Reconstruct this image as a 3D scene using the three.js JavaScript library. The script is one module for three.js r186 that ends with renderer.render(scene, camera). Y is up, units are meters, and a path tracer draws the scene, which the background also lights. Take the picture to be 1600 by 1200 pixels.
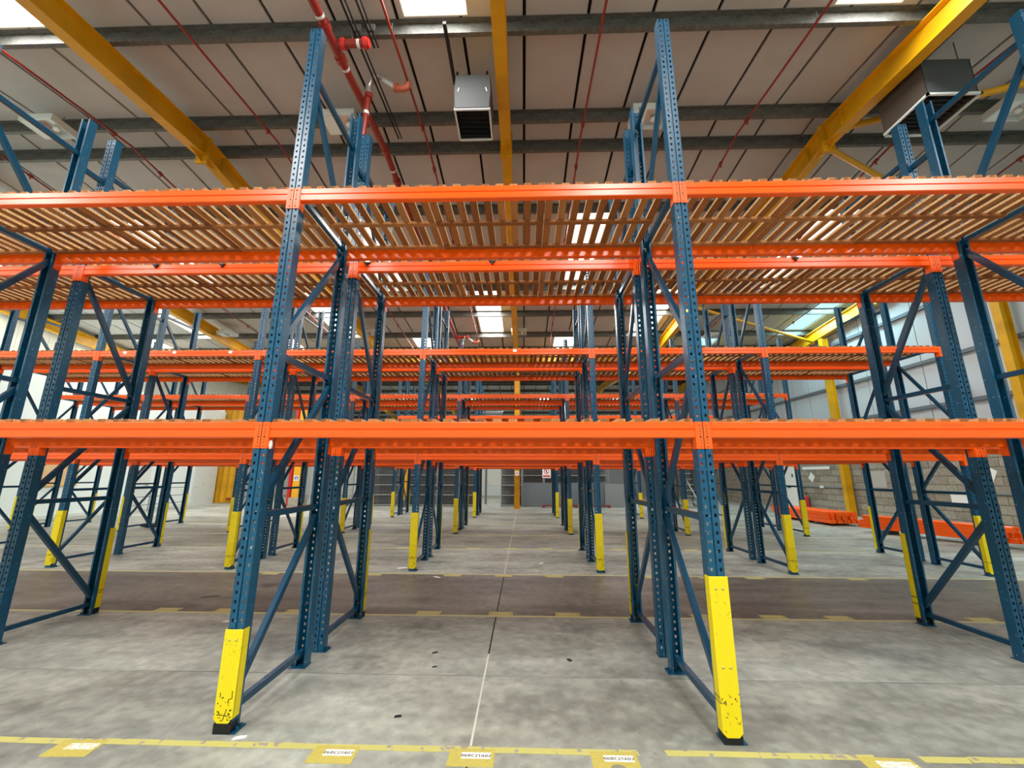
import * as THREE from 'three';
import { mergeGeometries } from 'three/addons/utils/BufferGeometryUtils.js';
import { RectAreaLightUniformsLib } from 'three/addons/lights/RectAreaLightUniformsLib.js';

/* ------------------------------------------------------------------ camera, exposure, daylight */
const scene = new THREE.Scene();
const camera = new THREE.PerspectiveCamera(86.1, 4 / 3, 0.05, 120);
camera.position.set(0.27005, 1.40043, 2.58945);
camera.rotation.order = 'YXZ';
camera.rotation.set(THREE.MathUtils.degToRad(12.5059), THREE.MathUtils.degToRad(1.625), THREE.MathUtils.degToRad(0.1761));
const renderer = new THREE.WebGLRenderer({ antialias: true });
renderer.toneMapping = THREE.LinearToneMapping;
renderer.toneMappingExposure = 1.27;
renderer.shadowMap.enabled = true;
RectAreaLightUniformsLib.init();
scene.background = new THREE.Color(0.75, 0.85, 1.0);

const RIDGE = -4.25, VALLEY = -15.7, EAVE = 7.2, BACK = -38.6, SLOPE = 0.095;
const foldZ = (z) => (z < VALLEY ? 2 * VALLEY - z : z);
const rafterY = (z) => 7.57 - SLOPE * Math.abs(foldZ(z) - RIDGE);       // underside of the yellow rafters
const purlinY = (z) => rafterY(z) + 0.42;
const linerY = (z) => purlinY(z) + 0.2;
const SKYLIGHT_POWER = 17;
// [x0, x1, z near, z far, colour]
const SKY = [];
{
  const warm = [1.0, 0.985, 0.95], cool = [0.5, 0.88, 0.95];
  for (let k = -3; k <= 2; k++) {
    const p = -1.47 + 6.2 * k, q = 1.62 + 6.2 * k, side = k >= 2 ? cool : warm;
    if (p > -18 && p < 11.7) {
      SKY.push([p, p + 0.94, 1.5, -2.1, side]);
      SKY.push([p - 0.02, p + 0.92, -10.1, -13.85, side]);
    }
    if (q > -18 && q < 11.2) {
      SKY.push([q, q + 0.92, 6.7, 3.3, warm]);
      SKY.push([q, q + 0.92, -6.45, -10.0, warm]);
      SKY.push([q, q + 0.92, -13.9, -15.5, q > 7 ? cool : warm]);
    }
  }
  for (const x of [-13.9, -7.6, -1.4, 4.8]) SKY.push([x, x + 0.94, -18, -21.5, warm]);  // unseen skylights, added to light the shelving at the back
  for (const x of [-10.7, -4.5, 1.6, 7.8]) SKY.push([x, x + 0.94, -30.5, -34, warm]);  // also added, extra light for the back of the hall
}
for (const [x0, x1, z0, z1, c] of SKY) {
  const l = new THREE.RectAreaLight(new THREE.Color().setRGB(...c), SKYLIGHT_POWER * (z0 > 3 ? 1.9 : 1), x1 - x0 - 0.06, z0 - z1 - 0.06);
  const zc = (z0 + z1) / 2;
  l.position.set((x0 + x1) / 2, linerY(zc) - 0.03, zc);
  l.rotation.x = -Math.PI / 2 + Math.atan(SLOPE) * (foldZ(zc) > RIDGE ? 1 : -1) * (zc < VALLEY ? -1 : 1);
  scene.add(l);
}

/* ------------------------------------------------------------------ helpers */
let seed = 20240611;
const rnd = () => { seed = (seed * 1664525 + 1013904223) >>> 0; return seed / 4294967296; };
const rr = (a, b) => a + (b - a) * rnd();
const used = {};
function numbered(n) { const k = (used[n] = (used[n] ?? -1) + 1); return k ? `${n}_${String(k).padStart(3, '0')}` : n; }
const shadows = (m) => { m.castShadow = m.receiveShadow = true; return m; };
function thing(name, label, category, pos = [0, 0, 0], turn = 0, group) {
  const o = new THREE.Group(); o.name = numbered(name); scene.add(o);
  o.position.set(...pos); o.rotation.y = turn;
  o.userData = { label, category }; if (group) o.userData.group = group;
  return o;
}
function part(name, geo, mat, parent, label) {
  const m = shadows(new THREE.Mesh(Array.isArray(geo) ? join(geo) : geo, mat)); m.name = name; parent.add(m);
  if (label) m.userData.label = label;
  return m;
}
function stuff(m) { m.userData.kind = 'stuff'; return m; }
function structGroup(name) { const o = new THREE.Group(); o.name = numbered(name); o.userData = { kind: 'structure' }; scene.add(o); return o; }
function structMesh(name, geo, mat) { const m = part(numbered(name), geo, mat, scene); m.userData = { kind: 'structure' }; return m; }
function copy(o, pos, turn, label) {
  const c = o.clone(); c.name = numbered(o.name.replace(/_\d{3}$/, '')); scene.add(c);
  if (pos) c.position.set(...pos);
  if (turn !== undefined) c.rotation.y = turn;
  if (label) c.userData.label = label;
  return c;
}
function join(list) {
  return list.length === 1 ? list[0] : mergeGeometries(list.map((g) => {
    const n = g.index ? g.toNonIndexed() : g.clone();
    for (const k of Object.keys(n.attributes)) if (!['position', 'normal', 'uv'].includes(k)) n.deleteAttribute(k);
    return n;
  }), false);
}
// a box with uv in metres; along = the axis that u follows on every face
function bx(w, h, d, x = 0, y = 0, z = 0, ou = 0, ov = 0) {
  const g = new THREE.BoxGeometry(w, h, d); const p = g.attributes.position, n = g.attributes.normal, uv = g.attributes.uv;
  for (let i = 0; i < p.count; i++) {
    const ax = Math.abs(n.getX(i)), ay = Math.abs(n.getY(i));
    if (ax > 0.5) uv.setXY(i, p.getZ(i) + ou, p.getY(i) + ov);
    else if (ay > 0.5) uv.setXY(i, p.getX(i) + ou, p.getZ(i) + ov);
    else uv.setXY(i, p.getX(i) + ou, p.getY(i) + ov);
  }
  return g.translate(x, y, z);
}
// a box with small chamfers (a rounded-off bar), length along x
function chamfered(w, h, d, c = 0.003) {
  const s = new THREE.Shape(); const a = d / 2, b = h / 2;
  s.moveTo(-a + c, -b); s.lineTo(a - c, -b); s.lineTo(a, -b + c); s.lineTo(a, b - c); s.lineTo(a - c, b); s.lineTo(-a + c, b); s.lineTo(-a, b - c); s.lineTo(-a, -b + c); s.closePath();
  const g = new THREE.ExtrudeGeometry(s, { depth: w, bevelEnabled: false });
  return g.translate(0, 0, -w / 2).rotateY(Math.PI / 2);
}
function tube(pts, r, seg = 10, closed = false) {
  const v = pts.map((p) => new THREE.Vector3(...p));
  const c = v.length === 2 ? new THREE.LineCurve3(v[0], v[1]) : new THREE.CatmullRomCurve3(v, closed);
  return new THREE.TubeGeometry(c, v.length === 2 ? 1 : v.length * 6, r, seg, closed);
}
function rod(p, q, r, seg = 10) {
  const a = new THREE.Vector3(...p), b = new THREE.Vector3(...q), d = b.clone().sub(a);
  const g = new THREE.CylinderGeometry(r, r, d.length(), seg);
  g.applyQuaternion(new THREE.Quaternion().setFromUnitVectors(new THREE.Vector3(0, 1, 0), d.clone().normalize()));
  return g.translate(...a.add(b).multiplyScalar(0.5).toArray());
}
// a straight bar of rectangular section between two points in one x = const plane
function bar(y0, z0, y1, z1, w, h, x = 0) {
  const L = Math.hypot(y1 - y0, z1 - z0);
  const t = 0.0025, s = new THREE.Shape();          // open channel section, lips turned in
  s.moveTo(-h / 2, -w / 2); s.lineTo(h / 2, -w / 2); s.lineTo(h / 2, w / 2); s.lineTo(-h / 2, w / 2); s.closePath();
  const g = new THREE.ExtrudeGeometry(s, { depth: L, bevelEnabled: true, bevelThickness: 0.001, bevelSize: t, bevelOffset: -t, bevelSegments: 1 });
  // section x -> perpendicular in plane, section y -> world x, depth -> along
  const dir = new THREE.Vector3(0, (y1 - y0) / L, (z1 - z0) / L), side = new THREE.Vector3(1, 0, 0), per = new THREE.Vector3().crossVectors(side, dir);
  const m = new THREE.Matrix4().makeBasis(per, side, dir).setPosition(x, y0, z0);
  return g.applyMatrix4(m);
}
function extrudeX(poly, len, holes) {                // poly of [z, y], extruded along x, centred
  const s = new THREE.Shape(poly.map(([z, y]) => new THREE.Vector2(-z, y)));
  if (holes) for (const h of holes) s.holes.push(new THREE.Path(h.map(([z, y]) => new THREE.Vector2(-z, y))));
  return new THREE.ExtrudeGeometry(s, { depth: len, bevelEnabled: false }).translate(0, 0, -len / 2).rotateY(Math.PI / 2);
}

/* ------------------------------------------------------------------ procedural textures */
function hash2(x, y, s) { let h = (x * 374761393 + y * 668265263 + s * 2147483647) | 0; h = Math.imul(h ^ (h >>> 13), 1274126177); h ^= h >>> 16; return (h >>> 0) / 4294967296; }
function vnoise(u, v, px, py, s) {                   // periodic value noise
  const x = u * px, y = v * py, xi = Math.floor(x), yi = Math.floor(y); let fx = x - xi, fy = y - yi;
  fx = fx * fx * (3 - 2 * fx); fy = fy * fy * (3 - 2 * fy);
  const w = (a, m) => ((a % m) + m) % m;
  const a = hash2(w(xi, px), w(yi, py), s), b = hash2(w(xi + 1, px), w(yi, py), s), c = hash2(w(xi, px), w(yi + 1, py), s), d = hash2(w(xi + 1, px), w(yi + 1, py), s);
  return a + (b - a) * fx + (c - a) * fy + (a - b - c + d) * fx * fy;
}
function fbm(u, v, px, py, s, o = 4) { let t = 0, a = 0.5, n = 0; for (let i = 0; i < o; i++) { t += a * vnoise(u, v, px << i, py << i, s + i * 17); n += a; a *= 0.5; } return t / n; }
function dataTex(n, m, fn, srgb, repeat) {
  const d = new Uint8Array(n * m * 4);
  for (let j = 0; j < m; j++) for (let i = 0; i < n; i++) {
    const c = fn(i / n, j / m), k = (j * n + i) * 4;
    d[k] = Math.max(0, Math.min(255, c[0])); d[k + 1] = Math.max(0, Math.min(255, c[1])); d[k + 2] = Math.max(0, Math.min(255, c[2])); d[k + 3] = 255;
  }
  const t = new THREE.DataTexture(d, n, m); t.wrapS = t.wrapT = THREE.RepeatWrapping; t.magFilter = THREE.LinearFilter; t.minFilter = THREE.LinearMipmapLinearFilter;
  if (srgb) t.colorSpace = THREE.SRGBColorSpace;
  if (repeat) t.repeat.set(...repeat);
  t.needsUpdate = true; return t;
}
const concreteMap = (tint, s, rep) => dataTex(1024, 1024, (u, v) => {
  const big = fbm(u, v, 3, 3, s, 4) - 0.5, streak = fbm(u, v, 5, 26, s + 5, 4) - 0.5, fine = fbm(u, v, 90, 90, s + 9, 3) - 0.5, blot = fbm(u, v, 14, 18, s + 3, 4);
  let k = 1 + 0.22 * big + 0.44 * streak + 0.28 * fine;
  k *= 1 - 0.28 * Math.max(0, blot - 0.6) / 0.4;
  const sp = hash2(Math.floor(u * 1024), Math.floor(v * 1024), s + 31); if (sp > 0.9992) k *= 1.35; if (sp < 0.0006) k *= 0.5;
  const w = 5 * (fbm(u, v, 4, 4, s + 40, 3) - 0.5);
  return [tint[0] * k + w, tint[1] * k, tint[2] * k - w];
}, true, rep);
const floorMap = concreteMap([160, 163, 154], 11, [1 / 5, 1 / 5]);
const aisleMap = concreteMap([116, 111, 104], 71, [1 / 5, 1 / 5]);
const floorRough = dataTex(512, 512, (u, v) => { const k = 120 + 120 * (fbm(u, v, 6, 12, 5, 4)); return [k, k, k]; }, false, [1 / 5, 1 / 5]);
const woodMap = (c, s) => dataTex(256, 256, (u, v) => {
  const warp = fbm(u, v, 2, 6, s + 4, 3); const g = 0.5 + 0.5 * Math.sin((u * 7 + warp * 1.6) * Math.PI * 4); const f = fbm(u, v, 60, 3, s, 3);
  let k = 0.84 + 0.13 * g + 0.2 * (f - 0.5);
  const kn = vnoise(u, v, 9, 5, s + 8); if (kn > 0.93) k *= 0.6 + (1 - kn) * 5;
  return [c[0] * k, c[1] * k, c[2] * k];
}, true, [4, 1.3]);
const paintMap = (c, worn, amt, s) => dataTex(256, 1024, (u, v) => {
  const n = fbm(u, v, 24, 90, s, 3), m = fbm(u, v, 2, 6, s + 3, 3); let k = 0.93 + 0.14 * fbm(u, v, 10, 40, s + 7, 2);
  const a = n > 0.83 - 0.14 * m * amt ? 1 : 0;
  return [0, 1, 2].map((i) => (a ? worn[i] : c[i] * k));
}, true, [4, 1]);
const steelMap = dataTex(512, 128, (u, v) => { const k = 120 + 60 * (fbm(u, v, 60, 12, 3, 4) - 0.5) + 40 * (fbm(u, v, 6, 2, 9, 2) - 0.5); return [k, k, k * 0.97]; }, true, [1, 2]);
function canvasTex(w, h, draw) {
  const c = document.createElement('canvas'); c.width = w; c.height = h; draw(c.getContext('2d'), w, h);
  const t = new THREE.CanvasTexture(c); t.colorSpace = THREE.SRGBColorSpace; t.magFilter = THREE.LinearFilter; return t;
}

/* ------------------------------------------------------------------ materials */
const std = (o) => new THREE.MeshStandardMaterial({ side: THREE.DoubleSide, ...o });
const hex = (h) => new THREE.Color(h);
const M = {
  blue: std({ map: paintMap([8, 80, 113], [176, 192, 200], 0.0, 3), roughness: 0.3, metalness: 0.0 }),
  blueFar: std({ color: hex('#0a4a69'), roughness: 0.3 }),
  brace: std({ color: hex('#0a4564'), roughness: 0.2 }),
  orange: std({ color: hex('#ff5f00'), roughness: 0.27 }),
  connector: std({ color: hex('#fb6208'), roughness: 0.34 }),
  dark: std({ color: hex('#14161a'), roughness: 0.7 }),
  galv: std({ map: steelMap, color: hex('#c8cac6'), roughness: 0.5, metalness: 0.15 }),
  bolt: std({ color: hex('#c9bd74'), roughness: 0.35, metalness: 0.6 }),
  wood: [std({ map: woodMap([186, 122, 64], 3), roughness: 0.75 }), std({ map: woodMap([168, 106, 52], 13), roughness: 0.78 }), std({ map: woodMap([200, 138, 78], 23), roughness: 0.75 }), std({ map: woodMap([156, 98, 48], 33), roughness: 0.8 })],
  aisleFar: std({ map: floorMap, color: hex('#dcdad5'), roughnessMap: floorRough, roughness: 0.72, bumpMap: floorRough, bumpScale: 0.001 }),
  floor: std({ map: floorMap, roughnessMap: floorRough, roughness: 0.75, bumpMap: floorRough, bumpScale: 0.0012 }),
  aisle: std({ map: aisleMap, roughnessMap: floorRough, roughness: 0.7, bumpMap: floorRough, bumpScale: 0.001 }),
  woodLitSide: std({ map: woodMap([236, 190, 132], 43), roughness: 0.75 }),  // pale copy of the wood, painted light for slat sides
  joint: std({ color: hex('#3a3833'), roughness: 0.9 }),
  sealant: std({ color: hex('#d6d2c6'), roughness: 0.8 }),
  tape: std({ map: dataTex(256, 64, (u, v) => { const k = fbm(u, v, 20, 6, 5, 4); const w = k > 0.66 ? 0.8 : 1; return [198 * w, 192 * w, 112 * w + (k > 0.66 ? 50 : 0)]; }, true, [1, 4]), roughness: 0.6 }),
  tapeFar: std({ color: hex('#cbc48e'), roughness: 0.7 }),
  liner: std({ map: dataTex(256, 256, (u, v) => { const k = 0.95 + 0.1 * (fbm(u, v, 4, 4, 91, 4)); return [182 * k, 181 * k, 178 * k]; }, true, [0.5, 0.5]), roughness: 0.55 }),
  roofDark: std({ color: hex('#2b2825'), roughness: 0.9 }),
  rafter: std({ map: dataTex(256, 256, (u, v) => { const k = 0.9 + 0.2 * fbm(u, v, 6, 6, 55, 4); return [214 * k, 158 * k, 4 * k]; }, true, [0.5, 0.5]), roughness: 0.42 }),
  yellow: std({ color: hex('#efd900'), roughness: 0.4 }),
  gold: std({ color: hex('#e6a91e'), roughness: 0.5 }),
  red: std({ color: hex('#8c2a22'), roughness: 0.4 }),
  redBright: std({ color: hex('#c02a24'), roughness: 0.4 }),
  salmon: std({ color: hex('#b8614a'), roughness: 0.45 }),
  silver: std({ color: hex('#d8dadb'), roughness: 0.28, metalness: 0.7 }),
  white: std({ color: hex('#e2f0ee'), roughness: 0.6 }),
  cream: std({ color: hex('#e0e2d8'), roughness: 0.6 }),
  offWhite: std({ color: hex('#d3dcda'), roughness: 0.55 }),
  cladding: std({ color: hex('#bfc4c9'), roughness: 0.5 }),
  rail: std({ color: hex('#6d737a'), roughness: 0.5, metalness: 0.3 }),
  block: [0, 1, 2, 3].map((k) => std({ map: dataTex(128, 128, (u, v) => { const n = 0.86 + 0.3 * (fbm(u, v, 18, 18, 101 + k * 7, 3) - 0.5) + 0.12 * (fbm(u, v, 3, 3, 131 + k, 2) - 0.5); const b = [[184, 174, 156], [176, 166, 148], [192, 183, 166], [168, 157, 139]][k]; return b.map((c) => c * n); }, true, [2, 2]), roughness: 0.95 })),
  mortar: std({ color: hex('#b9b3a4'), roughness: 0.95 }),
  grey: std({ color: hex('#7e8588'), roughness: 0.6 }),
  greyPanel: std({ color: hex('#6b757b'), roughness: 0.6 }),
  shelfGrey: std({ color: hex('#8f9496'), roughness: 0.5, metalness: 0.2 }),
  shelfDark: std({ color: hex('#484b4d'), roughness: 0.7 }),
  heaterGrey: std({ color: hex('#3e4244'), roughness: 0.6, metalness: 0.1 }),
  brown: std({ color: hex('#4d443d'), roughness: 0.7 }),
  black: std({ color: hex('#0d0e10'), roughness: 0.55 }),
  tanGrey: std({ color: hex('#b4afa6'), roughness: 0.8 }),
  tan: std({ color: hex('#d9b98c'), roughness: 0.8 }),
  paper: std({ color: hex('#f4f3ee'), roughness: 0.8 }),
  lens: std({ color: hex('#e8e6df'), roughness: 0.25 }),
};
const skyMat = {};
function skylightMaterial(c) {
  const k = c.join();
  return (skyMat[k] ??= std({ color: hex(c[0] < 0.6 ? '#1c2224' : '#cccccc'), emissive: new THREE.Color().setRGB(...c), emissiveIntensity: c[0] < 0.6 ? 0.95 : 1.6, roughness: 0.6 }));
}

/* ================================================================== THE SETTING */
const XL = -18.3, XR = 12.2;
/* ---- floor */
{
  const fl = structGroup('floor');
  part('subfloor', bx(XR - XL + 1, 0.2, EAVE - BACK + 1, (XL + XR) / 2, -0.112, (EAVE + BACK) / 2), M.joint, fl);
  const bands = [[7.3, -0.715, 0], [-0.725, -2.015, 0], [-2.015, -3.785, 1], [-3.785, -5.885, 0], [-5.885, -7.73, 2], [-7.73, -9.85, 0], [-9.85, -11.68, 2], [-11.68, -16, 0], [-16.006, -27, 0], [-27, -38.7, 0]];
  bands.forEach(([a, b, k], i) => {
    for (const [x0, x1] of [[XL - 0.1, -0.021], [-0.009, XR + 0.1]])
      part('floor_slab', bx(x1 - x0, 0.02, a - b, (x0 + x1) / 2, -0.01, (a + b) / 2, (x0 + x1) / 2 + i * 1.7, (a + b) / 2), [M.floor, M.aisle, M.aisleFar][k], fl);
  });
  part('joint_sealant', [bx(0.0125, 0.006, 1.15, -0.015, -0.0032, -0.52), bx(0.0125, 0.006, 12.1, -0.015, -0.0032, -9.85)], M.sealant, fl, 'pale sealant line along the floor joint');
}
/* ---- floor tape and bay tags */
{
  const lines = [[0.085, 0.045, 1], [-2.0, 0.04, 0], [-3.78, 0.04, 0], [-5.87, 0.04, 0], [-7.72, 0.04, 0], [-9.85, 0.04, 0]];
  const where = ['in front of the nearest rack row', 'along the back of the nearest rack row', 'in front of the second rack row', 'along the back of the second rack row', 'in front of the third rack row', 'along the back of the third rack row'];
  lines.forEach(([z, w, near], i) => {
    const t = thing('floor_tape', `worn yellow tape line on the concrete ${where[i]}`, 'floor tape', [0, 0, z]);
    const gaps = near ? [[0.87, 1.0], [2.06, 2.28]] : [[-20, -19]];
    let x = near ? -4.6 : -9.8;
    while (x < (near ? 4.6 : 7.6)) {
      let L = near ? rr(0.12, 0.5) : rr(0.8, 2.2);
      for (const [a, b] of gaps) { if (x >= a && x < b) { x = b; } else if (x < a && x + L > a) L = a - x; }
      const zj = rr(-0.004, 0.004), s = new THREE.Shape(), e = () => rr(-0.012, 0.012);
      s.moveTo(x + e() * 0.4, -w / 2 + zj); s.lineTo(x + L / 2, -w / 2 + zj + e() * 0.3); s.lineTo(x + L - 0.006 + e() * 0.5, -w / 2 + zj); s.lineTo(x + L - 0.006 + e(), w / 2 + zj); s.lineTo(x + L * 0.4, w / 2 + zj + e() * 0.4); s.lineTo(x + e() * 0.5, w / 2 + zj); s.closePath();
      part('tape_strip', new THREE.ExtrudeGeometry(s, { depth: 0.0012, bevelEnabled: false }).rotateX(-Math.PI / 2).translate(0, 0.0003, 0), near ? M.tape : M.tapeFar, t);
      x += L;
    }
  });
  const plate = (txt, seedK, state) => canvasTex(512, 300, (g, w, h) => {
    g.fillStyle = '#c2b458'; g.fillRect(0, 0, w, h);
    for (let i = 0; i < 260; i++) { g.fillStyle = `rgba(${hash2(i, 1, seedK) > 0.5 ? '120,110,60' : '240,225,150'},${0.12 + 0.2 * hash2(i, 2, seedK)})`; g.fillRect(hash2(i, 3, seedK) * w, hash2(i, 4, seedK) * h, 4 + 40 * hash2(i, 5, seedK), 2 + 5 * hash2(i, 6, seedK)); }
    g.fillStyle = '#f4f2ea'; g.fillRect(140, 62, 330, 108);
    g.fillStyle = '#2e2c28'; g.font = 'bold 64px sans-serif'; g.textAlign = 'center'; g.textBaseline = 'middle';
    if (txt) g.fillText(txt, 305, 118);
    else { for (let i = 0; i < 90; i++) { g.fillStyle = i % 3 ? '#d9cf9c' : '#fbfaf4'; g.fillRect(130 + 330 * hash2(i, 7, seedK), 55 + 115 * hash2(i, 8, seedK), 10 + 50 * hash2(i, 9, seedK), 5 + 12 * hash2(i, 10, seedK)); } }
    if (state === 'torn') { g.fillStyle = '#8d8878'; g.beginPath(); g.moveTo(170, h); g.bezierCurveTo(200, 190, 330, 180, 370, h); g.fill(); }
    for (let i = 0; i < 30; i++) { g.strokeStyle = `rgba(90,84,60,.25)`; g.lineWidth = 2; g.beginPath(); const x = w * hash2(i, 11, seedK), y = h * hash2(i, 12, seedK); g.moveTo(x, y); g.lineTo(x + 60 * (hash2(i, 13, seedK) - 0.5), y + 40 * (hash2(i, 14, seedK) - 0.5)); g.stroke(); }
  });
  const tag = (x, z, tex, label, turn = 0, dx = 0.235) => {
    const t = thing('floor_tag', label, 'floor tag', [x, 0, z], turn);
    const m = std({ map: tex, roughness: 0.65 });
    const g = new THREE.PlaneGeometry(dx, 0.135).rotateX(-Math.PI / 2).translate(0, 0.0022, 0);
    part('tag_face', g, m, t); part('tag_backing', bx(dx, 0.0018, 0.135, 0, 0.0011, 0), M.tape, t);
  };
  tag(-2.08, 0.145, plate('', 5, ''), 'yellow floor tag with its white sticker worn illegible, leftmost on the near tape', 0.04);
  tag(-0.71, 0.15, plate('06BC21A01', 6, ''), 'yellow floor tag reading 06BC21A01 on the near tape line', 0);
  tag(0.0, 0.15, plate('06BC21A02', 7, ''), 'yellow floor tag reading 06BC21A02 at the floor joint', 0);
  tag(0.725, 0.15, plate('06BC21A03', 8, 'torn'), 'torn yellow floor tag reading 06BC21A03 on the near tape line', 0);
  tag(2.09, 0.15, plate('', 9, ''), 'yellow floor tag with smeared white lettering, rightmost on the near tape', -0.03, 0.26);
  const pale = plate('', 10, '');
  const far = canvasTex(256, 150, (g, w, h) => { g.fillStyle = '#b9ae6c'; g.fillRect(0, 0, w, h); g.fillStyle = '#d0c692'; g.fillRect(40, 40, 176, 60); g.fillStyle = '#a99f6a'; for (let i = 0; i < 9; i++) g.fillRect(52 + i * 17, 56, 10, 28); });
  const fm = std({ map: far, roughness: 0.7 });
  const rows = [[-2.075, 'behind the nearest rack row', [-3.5, -2.85, -2.1, -0.72, 0.03, 0.72, 2.1, 2.8, 3.45, 4.85, 5.55]], [-3.71, 'in front of the second rack row', [-3.4, -1.9, -0.75, -0.02, 0.7, 2.1, 2.85, 3.5, 4.9]], [-5.94, 'behind the second rack row', [-3.5, -2.1, -0.7, 0.02, 0.7, 2.1, 3.5]], [-7.66, 'in front of the third rack row', [-2.1, -0.7, 0.05, 0.75, 2.1, 3.5]]];
  let proto = null; const NTH = ['first', 'second', 'third', 'fourth', 'fifth', 'sixth', 'seventh', 'eighth', 'ninth', 'tenth', 'eleventh'];
  for (const [z, w, xs] of rows) xs.forEach((x) => {
    const lab = `faded yellow floor tag ${w}, ${NTH[xs.indexOf(x)]} from the left`;
    if (!proto) { proto = thing('floor_tag', lab, 'floor tag', [x, 0, z]); part('tag_face', new THREE.PlaneGeometry(0.25, 0.11).rotateX(-Math.PI / 2).translate(0, 0.0022, 0), fm, proto); part('tag_backing', bx(0.25, 0.0018, 0.11, 0, 0.0011, 0), M.tapeFar, proto); proto.userData.group = `floor tags ${w}`; }
    else { const c = copy(proto, [x, 0, z], 0, lab); c.userData.group = `floor tags ${w}`; }
  });
}
/* ---- ceiling: liner panels with recessed joints, skylights, purlins */
const ceiling = structGroup('ceiling');
{
  const segs = [[EAVE + 0.2, RIDGE], [RIDGE, VALLEY], [VALLEY, -27.15], [-27.15, BACK - 0.2]];
  const seams = []; for (let k = -21; k <= 14; k++) seams.push(0.3 + 0.938 * k);
  // a slab lying on the roof slope between z0 > z1
  const slab = (x0, x1, z0, z1, dy, th) => {
    const y0 = linerY(z0 - 1e-4) + dy, y1 = linerY(z1 + 1e-4) + dy, L = Math.hypot(z0 - z1, y0 - y1);
    return bx(x1 - x0, th, L, 0, th / 2, 0, (x0 + x1) / 2, (z0 + z1) / 2).rotateX(-Math.atan2(y0 - y1, z0 - z1)).translate((x0 + x1) / 2, (y0 + y1) / 2, (z0 + z1) / 2);
  };
  for (const [z0, z1] of segs) {
    part('roof_sheet', slab(XL - 0.3, XR + 0.3, z0 + 0.02, z1 - 0.02, 0.13, 0.06), M.roofDark, ceiling);
    const near = z0 > VALLEY - 0.1, rest = [];
    for (let i = 0; i + 1 < seams.length; i++) {
      const a = Math.max(XL - 0.2, seams[i] + 0.025), b = Math.min(XR + 0.2, seams[i + 1] - 0.025);
      if (b - a < 0.1) continue;
      let pieces = [[a, b, z0, z1]];
      for (const [s0, s1, s2, s3] of SKY) {
        const next = [];
        for (const p of pieces) {
          const [pa, pb, pz0, pz1] = p;
          if (s1 <= pa || s0 >= pb || s3 >= pz0 || s2 <= pz1) { next.push(p); continue; }
          if (pz0 > s2) next.push([pa, pb, pz0, s2]);
          if (pz1 < s3) next.push([pa, pb, s3, pz1]);
          const t0 = Math.min(pz0, s2), t1 = Math.max(pz1, s3);
          if (pa < s0 - 0.02) next.push([pa, s0, t0, t1]);
          if (pb > s1 + 0.02) next.push([s1, pb, t0, t1]);
        }
        pieces = next;
      }
      for (const [pa, pb, p0, p1] of pieces) { const g = slab(pa, pb, p0, p1, 0, 0.05); if (near) part('ceiling_panel', g, M.liner, ceiling); else rest.push(g); }
    }
    if (rest.length) stuff(part('far_ceiling_panels', rest, M.liner, ceiling));
  }
  // skylights: corrugated translucent sheet set up above the liner, in a shallow kerb
  for (const [x0, x1, z0, z1, c] of SKY) {
    const w = x1 - x0, L = Math.hypot(z0 - z1, linerY(z0) - linerY(z1)), ang = -Math.atan2(linerY(z0) - linerY(z1), z0 - z1), zc = (z0 + z1) / 2, yc = (linerY(z0) + linerY(z1)) / 2;
    const g = new THREE.PlaneGeometry(w, L, 64, 1); const p = g.attributes.position;
    for (let i = 0; i < p.count; i++) p.setZ(i, 0.018 * Math.sin(p.getX(i) / w * Math.PI * 2 * 8));
    g.rotateX(Math.PI / 2); g.computeVertexNormals();
    part('skylight_pane', g.rotateX(ang).translate((x0 + x1) / 2, yc + 0.075, zc), skylightMaterial(c), ceiling);
    const k = [bx(0.012, 0.11, L, -w / 2, 0.05, 0), bx(0.012, 0.11, L, w / 2, 0.05, 0), bx(w, 0.11, 0.012, 0, 0.05, L / 2), bx(w, 0.11, 0.012, 0, 0.05, -L / 2)];
    part('skylight_kerb', join(k).rotateX(ang).translate((x0 + x1) / 2, yc, zc), M.cream, ceiling);
  }
  // purlins: galvanised Zed sections
  const t = 0.006, fl = 0.07, h = 0.195;
  const zed = [[0, 0], [fl, 0], [fl, 0.016], [fl - t, 0.016], [fl - t, t], [t, t], [t, h], [-fl, h], [-fl, h - 0.016], [-fl + t, h - 0.016], [-fl + t, h - t], [0, h - t]];
  const purlin = extrudeX(zed.map(([z, y]) => [-z, y]), XR - XL);
  const zs = [6.7, 4.92, 3.14, 1.36, -0.42, -2.18, -3.93, -4.65, -6.45, -8.25, -10.1, -11.97, -13.84, -15.4];
  for (const z of [...zs, ...zs.map((q) => 2 * VALLEY - q)]) { const m = part('purlin', purlin, M.galv, ceiling); m.position.set((XL + XR) / 2, purlinY(z), z - 0.02); }
}
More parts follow.
